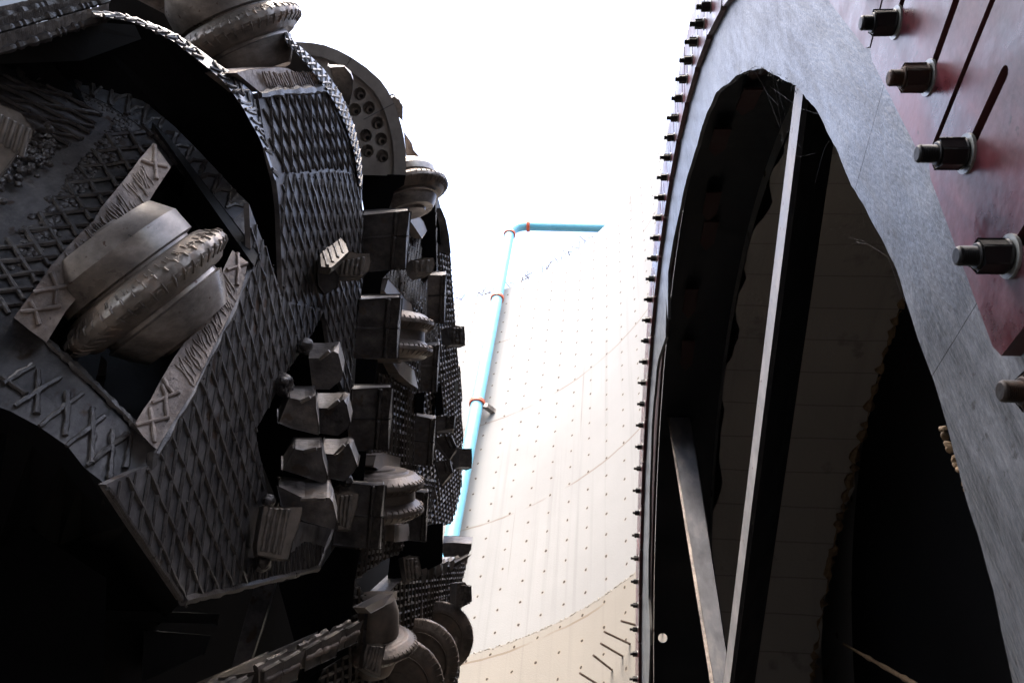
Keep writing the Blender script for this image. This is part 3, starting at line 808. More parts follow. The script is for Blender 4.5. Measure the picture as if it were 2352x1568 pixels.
# weld work on the gauge plate
mb = MB()
def A_bead(pl, r=.009, mat='bead', step=.011, amp=.0012, off=.006, jit=.28):
    pts = []
    q = [A(*p, off) for p in pl]
    for a, b in zip(q, q[1:]): pts += wobble(a, b, step, amp, nA)[:-1]
    pts.append(q[-1]); mb.tube(pts, r, mat, 6, jit=jit)
st = along([(40, 126)] + arc1[4:], 15)
for i, (x, y, nx, ny) in enumerate(st[:-1]):
    tx, ty = ny, -nx
    w_ = 44
    j = rnd.uniform(-3, 3)
    A_bead([(x + nx * 4, y + ny * 4), (x + nx * w_ * .5 + 5, y + ny * w_ * .5 + 4), (x + nx * w_ + 14 + j, y + ny * w_ + 12)], r=.0092)
    A_bead([(x + nx * 8 + tx * 46, y + ny * 8 + ty * 46), (x + nx * w_ * .55 + tx * 24, y + ny * w_ * .55 + ty * 24), (x + nx * w_ + 12, y + ny * w_ + 12)], r=.008)
# net of long beads left of the cutter
leftpoly = [(-60, 165), (0, 172), (60, 178), (200, 235), (235, 262), (205, 310), (170, 330), (120, 345), (80, 340), (60, 300), (0, 236), (-60, 230)]
for (dx, dy), sp, ph in (((1, .53), 24, 4), ((1, .17), 30, 10)):
    for a, b in clip(leftpoly, (dx, dy), sp, ph): A_bead([tuple(a), tuple((a + b) / 2), tuple(b)], r=.0085, step=.03)
lp2 = [(252, 300), (330, 300), (345, 335), (318, 366), (240, 470), (165, 560), (110, 612), (70, 670), (30, 720), (-60, 720), (-60, 600), (60, 520), (140, 440)]
for (dx, dy), sp, ph in (((1, -.10), 33, 5), ((.55, .83), 46, 12)):
    for a, b in clip(lp2, (dx, dy), sp, ph): A_bead([tuple(a), tuple((a + b) / 2), tuple(b)], r=.0075, step=.03, amp=.003)
# lower band below the pocket
for (x, y), (x2, y2) in [((8, 880), (76, 838)), ((34, 932), (140, 865)), ((90, 978), (190, 902)), ((152, 1024), (240, 955)), ((200, 1068), (292, 996)), ((88, 850), (84, 950)), ((155, 900), (150, 1000)), ((213, 936), (210, 1064)), ((258, 985), (252, 1100)), ((300, 992), (288, 1075)), ((-40, 840), (60, 905))]:
    A_bead([(x, y), ((x + x2) / 2 + 2, (y + y2) / 2 - 2), (x2, y2)], r=.0075)
for x, y, x2, y2 in [(350, 300, 578, 585), (330, 292, 352, 312)]:
    A_bead([(x, y), ((x + x2) / 2, (y + y2) / 2), (x2, y2)], r=.010, jit=.3)
A_bead([(105, 780), (170, 838), (240, 905), (300, 965), (345, 1010)], r=.010, jit=.3)
mb.build('weld_bead', head)
# thin plate edging the pocket at the upper right
mb = MB(); q = [A(348, 300, .0), A(382, 330, .0), A(590, 600, .0), A(578, 622, .0)]
mb.ext([p + nA * .03 for p in q], [p - nA * .10 for p in q], 'dark'); mb.build('pocket_rib', head, bevel=.004)
# dirt clods
mb = MB()
def lump(c, r, mat, sq=.55):
    m = 6; i0 = len(mb.v)
    ph = rnd.uniform(0, 6)
    mb.lathe(c, nA, [(-r * .4, r * .5), (0, r), (r * sq * .7, r * .8), (r * sq, r * .3)], mat, 8, wob=lambda j, a: 1 + .35 * math.sin(a * 2 + ph + j) * math.sin(a * 3 + ph * 2 + j * 2))
for i in range(420):
    t = rnd.random(); x = 300 - 250 * t + rnd.gauss(0, 13); y = 265 + 330 * t + rnd.gauss(0, 13)
    lump(A(x, y, .0), rnd.uniform(.003, .013), 'bead')
for i in range(160):
    x = rnd.uniform(0, 300); y = 165 + x * .33 + rnd.gauss(0, 7); lump(A(x, y, .0), rnd.uniform(.003, .008), 'bead')
tag(mb.build('dirt_crust', head), kind='stuff')

# ---- saddle bars either side of the near cutter
def bar(name, px, off, thick, mat='saddle', crosses=(), bevel=.006):
    of = off if callable(off) else (lambda x, y: off)
    mb = MB(); f = [A(*p, of(*p)) for p in px]
    mb.ext(f, [A(*p, -.08) for p in px], mat)
    for pl in crosses:
        pts = []
        q = [A(*p, of(*p) + .003) for p in pl]
        for a, b in zip(q, q[1:]): pts += wobble(a, b, .012, .001, nA)[:-1]
        pts.append(q[-1]); mb.tube(pts, .0058, mat, 7, jit=.25)
    return mb, f
def ribs(mb, pa, pb, off, n, mat='saddle', r=.0035, skip=0):
    """many small cross ridges between edge pa and edge pb (pixel polylines)"""
    A_, B_ = along(pa, n), along(pb, n)
    for i in range(skip, n - skip):
        k = rnd.randint(-1, 1); j = min(max(i + k, 0), n - 1)
        of = off if callable(off) else (lambda x, y: off)
        a, b = A(A_[i][0], A_[i][1], of(*A_[i][:2])), A(B_[j][0], B_[j][1], of(*B_[j][:2]))
        u0, u1 = rnd.uniform(.0, .25), rnd.uniform(.72, 1.0)
        pts = wobble(a + (b - a) * u0, a + (b - a) * u1, .014, .003, nA)
        rr = [r * rnd.uniform(.5, 1.25) for _ in pts]; rr[0] = rr[-1] = r * .3
        mb.tube(pts, rr, mat, 5)
b1 = [(352, 329), (393, 384), (357, 438), (336, 473), (300, 520), (252, 586), (193, 664), (150, 716), (107, 785), (70, 760), (32, 729), (55, 697), (80, 664), (115, 613), (139, 586), (166, 556), (190, 530), (215, 508), (232, 478), (262, 441), (290, 407), (320, 366)]
lift = lambda x, y: .05 + .19 * max(0, min(1, (790 - y) / 330))
mb, _ = bar('saddle_block', b1, lift, .34, crosses=[[(325, 368), (350, 378), (385, 383)], [(356, 333), (357, 380), (360, 412)], [(78, 672), (110, 664), (168, 655)], [(48, 715), (85, 712), (140, 702)], [(70, 690), (82, 715), (90, 745)], [(118, 625), (130, 655), (128, 700)]])
ribs(mb, [(322, 372), (290, 410), (262, 443), (232, 482), (190, 532), (139, 590)], [(356, 430), (336, 473), (300, 520), (252, 586), (225, 622), (200, 650)], lambda x, y: lift(x, y) + .0015, 42)
mb.build('saddle_block', head, bevel=.005)
b2 = [(534, 575), (569, 602), (562, 640), (550, 677), (520, 740), (483, 810), (440, 904), (400, 965), (360, 1030), (350, 1024), (328, 1000), (309, 974), (330, 940), (346, 917), (362, 886), (376, 861), (400, 822), (424, 786), (440, 772), (457, 759), (480, 718), (505, 668), (513, 618)]
mb, _ = bar('saddle_block', b2, .055, .16, crosses=[[(522, 620), (545, 612), (568, 604)], [(546, 582), (548, 620), (545, 655)], [(350, 925), (380, 912), (412, 900)], [(312, 975), (345, 968), (388, 958)], [(372, 884), (380, 905), (384, 960)], [(345, 935), (350, 970), (356, 1015)], [(376, 868), (384, 886), (400, 905)]])
ribs(mb, [(513, 625), (500, 680), (470, 740), (430, 790), (400, 830)], [(548, 680), (530, 730), (500, 785), (470, 840), (448, 890)], .0565, 32)
mb.build('saddle_block', head, bevel=.005)

# ---- disc cutters
def disc(c, ax, R=.225, s=1.0, twin=False, n=72, mats=('hub', 'ringw'), gap=.10, hubl=(.17, .17), fine=True, tread=True, hubr=1.0):
    """a disc cutter: hub with stepped ends, and a worn ring with studs"""
    ax = Vector(ax).normalized(); c = Vector(c)
    root = None
    hh0, hh1 = hubl
    hub = MB()
    k = R / .225
    prof = [(-hh1 - .012 * k, .0), (-hh1 - .012 * k, .075 * k), (-hh1, .082 * k), (-hh1, .120 * k), (-hh1 + .03 * k, .142 * k), (-hh1 + .05 * k, .152 * k), (-.060 * k, .166 * k), (-.055 * k, .156 * k), (-.045 * k, .156 * k), (-.038 * k, .184 * k),
            (.038 * k, .184 * k), (.045 * k, .158 * k), (.052 * k, .158 * k), (.056 * k, .176 * k), (hh0 * .70, .176 * k), (hh0, .145 * k), (hh0 + .002, .090 * k), (hh0 + .010 * k, .086 * k), (hh0 + .012 * k, .074 * k), (hh0 + .012 * k, 0)]
    prof = [(h_, r_ * hubr if abs(h_) > .05 * k else r_) for h_, r_ in prof]
    prof[0] = (prof[0][0], .001); prof[-1] = (prof[-1][0], .001)
    hub.lathe(c, ax, prof, mats[0], n)
    hb = hub.build('disc_cutter', head)
    for off in ((-gap / 2, gap / 2) if twin else (0,)):
        rg = MB(); cc = c + ax * off
        pr2 = [(-.045 * k, .172 * k), (-.040 * k, .186 * k), (-.022 * k, .205 * k), (-.016 * k, R - .006 * k), (-.008 * k, R), (.008 * k, R), (.016 * k, R - .006 * k), (.022 * k, .205 * k), (.040 * k, .186 * k), (.045 * k, .172 * k)]
        rg.lathe(cc, ax, pr2, mats[1], n * (2 if fine else 1), wob=lambda j, a: 1 + (.008 * math.sin(a * 23 + j) * math.sin(a * 7 + j * 2) if 0 < j < 9 else 0))
        if tread:
            ns = 48
            u = (CR - ax * CR.dot(ax)).normalized(); v = ax.cross(u)
            for i in range(ns):
                an = 2 * math.pi * i / ns; e = u * math.cos(an) + v * math.sin(an); t_ = ax.cross(e)
                # raised cross bar and round stud between bars, on both shoulders of the ring
                for sg in (-1, 1):
                    lo = .198 if sg < 0 else .209
                    p0 = cc + e * lo * k + ax * sg * (.030 if sg < 0 else .022) * k; p1 = cc + e * (R - .004 * k) + ax * sg * .016 * k; p2 = cc + e * (R + .0015 * k) + ax * sg * .006 * k
                    rg.tube([p0 + t_ * rnd.uniform(-.003, .003), p1, p2], [.0016 * k, .0030 * k, .0022 * k], mats[1], 5, jit=.2)
                    if fine and sg < 0:
                        e2 = u * math.cos(an + math.pi / ns) + v * math.sin(an + math.pi / ns)
                        q = cc + e2 * (R - .013 * k) + ax * sg * .018 * k; nn = (e2 * .55 + ax * sg).normalized()
                        rg.lathe(q, nn, [(-.006 * k, .0105 * k), (.0015 * k, .0105 * k), (.003 * k, .009 * k)], mats[1], 14)
                    elif fine:
                        for _ in range(2):
                            an3 = an + rnd.uniform(0, .13); e3 = u * math.cos(an3) + v * math.sin(an3)
                            rg.tube([cc + e3 * rnd.uniform(.186, .198) * k + ax * sg * .034 * k, cc + e3 * .207 * k + ax * sg * .023 * k], .0013 * k, mats[1], 4)
        rg.build('cutter_ring', hb)
    return hb
c1 = ray(341, 668) * 2.50
axL = (CR * -.58 + CU * .75 - CF * .30).normalized()
disc(c1, axL, .262, hubl=(.185, .155))
# pocket wedge and small plate in the dark
mb = MB(); q = [A(232, 815, -.12), A(248, 832, -.12), A(243, 862, -.12), A(222, 862, -.12)]; mb.ext(q, [p - nA * .1 for p in q], 'plate'); mb.build('wedge', head)

# ---- big black slot between the near plate and the next one, and the rim strip beyond it
mb = MB()
arc2 = [(-260, 120), (60, 70), (180, 48), (240, 44), (290, 48), (335, 56), (380, 75), (430, 108), (470, 135), (505, 165), (535, 200), (560, 240), (582, 280), (603, 325), (622, 375), (636, 425), (643, 480), (645, 560), (648, 640), (650, 692)]
def B_(px, py, d=0): return onx(px, py, FX - .02 - max(0, (560 - px)) * .0011) * (1 + d)
f = [B_(*p) for p in arc2] + [B_(650, 695), B_(560, 700), B_(300, 560), B_(-260, 560)]
f2 = [p * 1.0 for p in f]
mb.ext([p * 1.12 for p in f], [p * 1.3 for p in f], 'void'); mb.build('slot_wall', head)
# dull inner face at the upper left of the slot
mb = MB(); q = [B_(-60, 70, .10), B_(100, 55, .10), B_(200, 50, .10), B_(310, 58, .10), B_(325, 90, .10), B_(215, 130, .10), B_(188, 140, .10), B_(-60, 150, .10)]
mb.ext(q, [p * 1.02 for p in q], 'dark'); mb.build('slot_wall', head)
# rim strip: chamfered edge carrying crossed beads
outer = [(214, 27), (249, 28), (300, 38), (345, 54), (384, 67), (430, 94), (470, 122), (505, 150), (534, 168), (562, 196), (582, 214), (597, 245), (612, 290), (628, 345), (642, 395)]
inner = [(214, 35), (234, 38), (288, 46), (326, 58), (365, 77), (403, 98), (441, 127), (480, 158), (518, 192), (541, 223), (557, 246), (576, 281), (595, 315), (610, 350), (632, 415)]
outer = [(x, y) for x, y, _, _ in along(outer, 40)]; inner = [(x, y) for x, y, _, _ in along(inner, 40)]
mb = MB()
fo = [B_(*p) for p in outer]; fi = [B_(*p, -.025) for p in inner]
mb.ribbon(fo, fi, 1.06, 'strip', 'band')
i = 0
so_, si_ = along(outer, 25), along(inner, 25)
def S_(k, t):
    a, b = so_[k], si_[k]
    return B_(a[0] + (b[0] - a[0]) * t, a[1] + (b[1] - a[1]) * t, -.025 * t - .003)
for k in range(0, 24):
    if rnd.random() < .12: continue
    mb.tube(wobble(S_(k, .05 + rnd.uniform(0, .15)), S_(min(k + 1, 24), .5), .02, .003), .0058, 'bead', 6, jit=.25)
    mb.tube(wobble(S_(min(k + 1, 24), .5), S_(k, .98 - rnd.uniform(0, .15)), .02, .003), .0055, 'bead', 6, jit=.25)
    if k % 2: mb.tube(wobble(S_(k, .9), S_(min(k + 1, 24), .1), .02, .002), .0055, 'bead', 6, jit=.25)
mb.build('rim_strip', head)
# outer rim strip over the far side of the same spoke
o3 = [(655, 74), (672, 92), (700, 116), (745, 160), (785, 218), (812, 285), (828, 350), (833, 420)]
i3 = [(655, 92), (668, 108), (690, 132), (728, 176), (766, 232), (795, 290), (815, 355), (826, 430)]
mb = MB(); fo = [F(*p) for p in o3]; fi = [F(*p) * .985 for p in i3]
mb.ribbon(fo, fi, 1.05, 'strip', 'band')
so_, si_ = along(o3, 22), along(i3, 22)
def S3(k, t):
    a, b = so_[k], si_[k]; return F(a[0] + (b[0] - a[0]) * t, a[1] + (b[1] - a[1]) * t) * (1 - .015 * t - .003)
for k in range(0, 21):
    mb.tube(wobble(S3(k, .05), S3(k + 1, .95), .03, .002), .0065, 'bead', 5, jit=.25)
    mb.tube(wobble(S3(k, .95), S3(k + 1, .3), .03, .002), .0055, 'bead', 5, jit=.25)
mb.build('rim_strip', head)

# generic builder: front face on a plane facing a given way, back shifted in depth
def block(name, px, base, dd, shift, mat, n=None, bevel=.006, side=None, x=None, parent=head, build=True, mb=None, scale=1.0):
    """px polygon; base = (px, py, x) anchor on plane x; n normal (default faces down the line of sight without X)"""
    a = onx(base[0], base[1], base[2] if len(base) > 2 else FX)
    if n is None:
        n = Vector((0, a.y, a.z)).normalized()
    n = Vector(n)
    f = [onpl(*p, a, n) for p in px]
    b = [ray(p[0] + shift[0], p[1] + shift[1]) * (q.length + dd) for p, q in zip(px, f)]
    if len(base) > 3: pass
    mb = mb or MB(); mb.ext(f, b, mat, side or mat)
    if build: return mb.build(name, parent, bevel=bevel)
    return mb, f, b

# second cutter, at the top, and its saddle
c2 = ray(545, 84) * 3.35
disc(c2, (CR * .40 * -1 + CU * .88 - CF * .30).normalized() , .250, hubl=(.22, .155))
block('saddle_block', [(377, -60), (560, -60), (452, 2), (420, 42), (392, 38), (300, -10)], (400, 0, -1.5), .12, (0, -20), 'saddle', bevel=.01)
mb = MB(); slabx([(596, 212), (545, 168), (570, 160), (640, 154), (660, 156), (700, 180), (738, 190), (752, 200), (700, 204), (640, 209)], FX - .01, .10, 'saddle', mb=mb)
for i in range(26):
    x0 = 610 + i * 5.2; mb.tube(wobble(F(x0 - 8, 166 + rnd.uniform(-3, 4)), F(x0 + 6, 200), .02, .003), .004, 'saddle', 5, jit=.4)
mb.build('saddle_block', head, bevel=.004)
block('pocket_wall', [(516, 66), (655, 90), (760, 205), (742, 190), (660, 170), (640, 140)], (650, 100, FX - .25), .1, (0, 0), 'dark')
block('spoke_side', [(225, 40), (262, -10), (300, -60), (365, -60), (390, 22), (462, 96), (540, 176), (500, 162), (430, 108), (345, 66), (300, 50)], (400, 40, -1.60), .1, (0, 0), 'dark')
block('pocket_wall', [(365, -60), (560, -60), (560, 60), (545, 180), (462, 100), (390, 30)], (450, 20, -2.6), .1, (0, 0), 'void')
# wear strips over the shield skin at the top left
for i, (y0, y1, wd) in enumerate([(82, 8, 30), (40, -22, 22), (12, -40, 16)]):
    q0, q1 = onx(-120, y0 + 30, -1.75 - .1 * i), onx(250, y1, -1.45 - .1 * i)
    q2, q3 = onx(250, y1 + wd, -1.45 - .1 * i), onx(-120, y0 + 30 + wd * 1.5, -1.75 - .1 * i)
    mb = MB(); mb.ext([q0, q1, q2, q3], [p * 1.08 for p in (q0, q1, q2, q3)], 'cast', 'dark')
    for k in range(90):
        u = k / 90; a = q0 + (q1 - q0) * u; b = q3 + (q2 - q3) * u
        mb.tube(wobble(a + (b - a) * rnd.uniform(0, .3), b + (q1 - q0) * .012, .02, .002), .0035, 'cast', 4, jit=.4)
    pts = [q3 + (q2 - q3) * k / 60 for k in range(61)]
    mb.tube(pts, .012, 'bead', 6, jit=.4)
    mb.build('wear_strip', head)
# pale ripper tooth at the left edge
mb, f, b = block('tooth_tmp', [(-30, 246), (0, 239), (18, 246), (47, 262), (67, 285), (78, 297), (74, 318), (52, 335), (40, 352), (10, 392), (-30, 440)], (40, 320, -1.25), .16, (-6, 10), 'tooth', build=False, n=-ray(40, 330))
for k in range(5):
    mb.tube([onpl(2 + k * 16, 262 + k * 8, f[3], -ray(40, 330)), onpl(-2 + k * 16 - 14, 320 + k * 10, f[3], -ray(40, 330))], .006, 'tooth', 6, jit=.2)
mb.build('ripper_tooth', head, bevel=.008)
mb = MB()
for i in range(130):
    x = rnd.uniform(0, 125); y = 330 + rnd.gauss(40, 22) + (60 - x) * .5
    lump(A(x, y, .02), rnd.uniform(.004, .014), 'bead', sq=1.2)
tag(mb.build('dirt_crust', head), kind='stuff')

# ---- bolted segment seen end-on at the top
nS = (-ray(835, 300) * .9 + Vector((.35, 0, 0))).normalized()
pS = onx(835, 400, FX - .12)
def S(px, py, off=0.0): return onpl(px, py, pS + nS * off, nS)
arcS = [(640, 98), (668, 96), (691, 97), (718, 99), (745, 104), (777, 116), (807, 132), (842, 156), (874, 185), (891, 209), (904, 236), (914, 262), (922, 290), (928, 318), (932, 349), (933, 376), (932, 402)]
segp = arcS + [(932, 404), (826, 402), (640, 402)]
holes_px = [(826, 218), (815, 254), (847, 250), (866, 285), (840, 314), (875, 322), (844, 349), (878, 361)]
def ringpts(cx, cy, rp_, n=18): return [(cx + rp_ * math.cos(2 * math.pi * k / n), cy + rp_ * 1.05 * math.sin(2 * math.pi * k / n)) for k in range(n)]
mb = MB(); f = [S(*p) for p in segp]; dS = -nS * .05
hs = []
for c in holes_px:
    lp = [S(*p) for p in ringpts(c[0], c[1] - 2, 14.5)]; hs.append((lp, [p + dS for p in lp]))
mb.ext(f, [p + dS for p in f], 'seg', 'seg', hs)
f2 = [p + dS for p in f]; mb.ext(f2, [p - nS * .12 for p in f2], 'seg')
# raised outer lip
inA = [(x - 28 * math.cos(math.atan2(y - 420, x - 690)), y - 28 * math.sin(math.atan2(y - 420, x - 690))) for x, y in arcS]
mb.ext([S(*p, .014) for p in arcS + inA[::-1]], [S(*p, -.01) for p in arcS + inA[::-1]], 'seg')
seg_ = mb.build('bolted_segment', head, bevel=.004)
for c in holes_px:
    mb = MB(); cc = S(c[0] + 1, c[1] + 3, -.046)
    mb.lathe(cc, nS, [(0, .021), (.016, .021), (.017, .019), (.017, .012), (.004, .011)], 'seg', 24)
    mb.lathe(cc, nS, [(.0175, .0115), (.0176, .0110)], 'dark', 6, smooth=False)
    mb.build('socket_bolt', seg_)
mb = MB()
for l in ([(807, 133), (797, 150)], [(905, 238), (882, 250), (835, 275)]):
    mb.tube([S(*p, .0145) for p in l], .0018, 'dark', 4)
mb.build('joint_line', seg_)
block('ribbed_block', [(756, 155), (790, 156), (806, 170), (811, 184), (810, 205), (800, 238), (778, 222), (764, 190)], (790, 200, FX - .02), .12, (0, -6), 'tooth')
# far-side stubs along the rim
block('rim_tooth', [(899, 226), (905, 224), (918, 232), (925, 246), (923, 274), (915, 268), (905, 246)], (912, 250, FX + .0), .12, (-3, -6), 'cast')
block('rim_block', [(930, 310), (944, 330), (950, 345), (963, 362), (975, 388), (960, 392), (935, 380)], (950, 355, FX + .0), .2, (0, 0), 'saddle')

# ---- central face: plates, net of squares
cen_up = [(905, 405), (960, 398), (1000, 430), (1018, 500), (1030, 560), (1038, 640), (1046, 740), (1048, 790), (1056, 860), (1060, 930), (1062, 1040), (1060, 1115), (1050, 1160), (1036, 1202), (985, 1212), (925, 1235), (925, 1262), (875, 1290), (815, 1330), (812, 1250), (832, 1140),
          (838, 1060), (845, 1000), (855, 940), (866, 870), (874, 760), (880, 640), (890, 500)]
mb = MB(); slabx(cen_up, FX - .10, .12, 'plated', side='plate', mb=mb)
XG = FX - .09
def pgrid(px, v, h, vs, hs, r=.011):
    dv, dh = dpx(*v), dpx(*h)
    mesh_beads(mb, px, [(dv, spx(v[0], (v[0][0] + vs, v[0][1]), dv), 0)], r=r * 1.1, x=XG + .004, amp=.003, step=.06, mat='gridb')
    mesh_beads(mb, px, [(dh, spx(h[0], (h[0][0], h[0][1] + hs), dh), .03)], r=r * .95, x=XG - .002, amp=.004, step=.05, mat='gridb')
pgrid([(880, 405), (960, 398), (1000, 430), (1003, 620), (1003, 700), (872, 700), (880, 500)], ((905, 440), (899, 480)), ((905, 470), (990, 560)), 8.5, 24)
pgrid([(878, 625), (1003, 620), (1003, 870), (950, 870), (868, 800)], ((905, 660), (900, 720)), ((900, 650), (985, 735)), 8.5, 24)
pgrid([(866, 858), (960, 858), (960, 1100), (838, 1100), (845, 1000)], ((900, 940), (898, 1032)), ((902, 901), (950, 924)), 8, 20)
pgrid([(830, 1100), (1000, 1100), (985, 1212), (925, 1235), (925, 1262), (875, 1290), (815, 1330), (812, 1250)], ((860, 1240), (855, 1290)), ((830, 1270), (920, 1252)), 9.5, 18, r=.013)
pgrid([(1003, 560), (1030, 560), (1038, 640), (1046, 740), (1048, 790), (1056, 860), (1060, 930), (1062, 1040), (1060, 1115), (1050, 1160), (1036, 1202), (985, 1212), (1000, 1100), (960, 1100), (960, 870), (1003, 870)], ((1014, 903), (1018, 949)), ((1008, 865), (1043, 850)), 7, 15, r=.011)
mb.build('face_plate', head)
# lower right quadrant
cen_lo = [(930, 1322), (990, 1310), (1078, 1262), (1072, 1290), (1062, 1330), (1058, 1390), (1060, 1500), (1040, 1640), (690, 1640), (740, 1540), (800, 1500), (808, 1420), (812, 1330), (850, 1380), (880, 1372)]
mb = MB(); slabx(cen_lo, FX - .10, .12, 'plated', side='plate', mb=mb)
pgrid(cen_lo, ((960, 1350), (957, 1440)), ((930, 1400), (1000, 1382)), 8, 18, r=.011)
mb.build('face_plate', head)
# openings in the plates (black panels painted for their shade, with frames)
for px in [[(1000, 1385), (1010, 1375), (1024, 1372), (1024, 1430), (998, 1425)][:4], [(968, 1350), (984, 1342), (984, 1430), (968, 1424)], [(918, 1392), (938, 1376), (940, 1462), (918, 1450)], [(1028, 1350), (1036, 1340), (1034, 1400), (1025, 1402)]]:
    mb = MB(); slabx(px, FX - .094, .05, 'void', mb=mb)
    q = px + [px[0]]
    mb.tube([onx(*p, FX - .09) for p in q], .010, 'saddle', 5)
    mb.build('opening', head)
# round hole
mb = MB()
cq = [(911 + 8 * math.cos(a * .5236), 975 + 24 * math.sin(a * .5236)) for a in range(12)]
slabx(cq, FX - .083, .03, 'void', mb=mb); mb.tube([onx(*p, FX - .085) for p in cq + cq[:1]], .008, 'plate', 5); mb.build('round_hole', head)

# black sheets for deep gaps, the shade put into their colour
def gap(px, x=FX - .45): block('gap_shade', px, (sum(p[0] for p in px) / len(px), sum(p[1] for p in px) / len(px), x), .3, (0, 0), 'void', bevel=0)

# ---- scraper boxes: (outline, underside split row)
def scraper(px, tip_w, split=None, mat='cast', x=FX + .10, tipmat='tip', dd=.12, shift=(0, -8)):
    """px: left-top, right-top, right-bottom, left-bottom; dark box with a hardened strip along its right edge"""
    (lx, ly), (rx, ry), (sx, sy), (tx, ty) = px
    base = ((lx + sx) / 2, (ly + sy) / 2, x)
    mb, f, b = block('s', px, base, dd, shift, mat, build=False)
    root = mb.build('scraper', head, bevel=.007)
    a = onx(*base); n = Vector((0, a.y, a.z)).normalized()
    a2 = a - n * .012
    def Q(p): return onpl(*p, a2, n)
    tp = [(rx - tip_w, ry + 1), (rx + 1, ry), (sx + 1, sy), (sx - tip_w, sy - 1)]
    parts = [(0, 1)] if not split else [(0, split - .008), (split + .008, 1)]
    for u0, u1 in parts:
        L = lambda p, q, u: (p[0] + (q[0] - p[0]) * u, p[1] + (q[1] - p[1]) * u)
        qd = [L(tp[0], tp[3], u0), L(tp[1], tp[2], u0), L(tp[1], tp[2], u1), L(tp[0], tp[3], u1)]
        m2 = MB(); ff = [Q(p) for p in qd]; m2.ext(ff, [p + n * .05 for p in ff], tipmat)
        wl = .25
        e0, e1 = L(qd[0], qd[1], .18), L(qd[3], qd[2], .18)
        m2.tube(wobble(Q(e0), Q(e1), .02, .003), .012, tipmat, 6, jit=.35)
        m2.build('hard_tip', root, bevel=.005)
    if split:
        m3 = MB(); L = lambda p, q, u: (p[0] + (q[0] - p[0]) * u, p[1] + (q[1] - p[1]) * u)
        a3 = a - n * .002
        m3.tube(wobble(onpl(*L(px[0], px[3], split), a3, n), onpl(*L(tp[0], tp[3], split), a3, n), .03, .002), .006, 'plate', 5, jit=.3); m3.build('weld_seam', root)
    return root
scraper([(834, 494), (937, 487), (927, 618), (836, 622)], 32, .42)
scraper([(826, 687), (917, 686), (908, 822), (816, 820)], 30, .5)
scraper([(810, 893), (897, 892), (888, 1032), (800, 1030)], 28, .5)
scraper([(785, 1112), (879, 1115), (868, 1258), (765, 1250)], 26, .5)
scraper([(985, 634), (1022, 632), (1018, 742), (980, 740)], 10, .42, dd=.15)
scraper([(970, 795), (1007, 793), (1000, 900), (965, 897)], 9, .45, dd=.15)
scraper([(955, 957), (998, 962), (990, 1068), (950, 1066)], 9, .5, dd=.15)
scraper([(945, 1130), (981, 1131), (975, 1242), (940, 1240)], 9, .5, dd=.15)
scraper([(1002, 958), (1044, 955), (1040, 984), (1002, 988)], 18, None, dd=.10, shift=(0, 8))
scraper([(996, 1006), (1036, 1002), (1048, 1030), (1032, 1052)], 14, None, dd=.10, shift=(0, 8))
scraper([(1000, 1060), (1032, 1058), (1038, 1085), (1015, 1110)], 14, None, dd=.10, shift=(0, 8))
# black sheets painting the shade between the boxes
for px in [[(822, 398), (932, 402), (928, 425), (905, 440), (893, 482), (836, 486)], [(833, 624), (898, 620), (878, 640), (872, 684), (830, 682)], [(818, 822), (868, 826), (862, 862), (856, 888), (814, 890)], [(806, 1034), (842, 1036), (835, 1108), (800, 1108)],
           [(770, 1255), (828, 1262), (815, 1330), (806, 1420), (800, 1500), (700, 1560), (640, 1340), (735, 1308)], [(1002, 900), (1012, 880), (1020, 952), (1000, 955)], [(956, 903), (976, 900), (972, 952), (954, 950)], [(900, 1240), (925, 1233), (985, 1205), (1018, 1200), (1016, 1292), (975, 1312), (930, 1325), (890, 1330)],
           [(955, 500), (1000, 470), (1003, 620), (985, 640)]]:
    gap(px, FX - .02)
# seen past the boxes: gap between blocks
# ---- teeth in the muck window
def tooth(front, top, x, dx=.05, bev=.006, mat='cast', topmat='cast', back=.14, shift=(-14, 0)):
    """front: lower (shaded) face outline; top: outline of the lit face that meets it"""
    base = (front[0][0], front[0][1], x)
    a = onx(*base); n = Vector((0, a.y * .6, a.z)).normalized()
    f = [onpl(*p, a, n) for p in front]
    mb = MB(); b = [ray(p[0] + shift[0], p[1] + shift[1]) * (q.length + back) for p, q in zip(front, f)]
    mb.ext(f, b, mat)
    k = len(top); tf = [ray(*p) * (onpl(*p, a, n).length + o) for p, o in top]
    return mb, f, b, tf
def wedge(sil, rid, x, mat='cast', depth=.16, tip=True):
    """sil: front face px polygon (4-6 points, first two are its upper edge from left to right);
       rid: the matching upper-edge points pushed back"""
    a = onx(sil[0][0], sil[0][1], x); n = Vector((0, a.y, a.z)).normalized()
    f = [onpl(*p, a, n) for p in sil]
    b = []; ym = min(p[1] for p in sil[:3])
    for i, (p, q) in enumerate(zip(sil, f)):
        py = (ym + rid[1] * .75 + (p[1] - ym) * .15) if i < 3 else p[1] + rid[1]
        b.append(ray(p[0] + rid[0], py) * (q.length + depth))
    mb = MB(); mb.ext(f, b, mat)
    root = mb.build('bucket_tooth', head, bevel=.006)
    if tip:
        m2 = MB(); e = sil[2:4] if len(sil) > 3 else sil[:2]
        a2 = a - n * .012
        q0, q1 = sil[1], sil[2]
        ff = [onpl(q0[0] - 9, q0[1] + 3, a2, n), onpl(q0[0] - 2, q0[1] + 1, a2, n), onpl(q1[0] - 1, q1[1] - 1, a2, n), onpl(q1[0] - 9, q1[1], a2, n)]
        m2.tube(wobble(ff[0], ff[3], .015, .002), .0065, 'tooth', 6, jit=.3); m2.build('hard_tip', root)
    return root
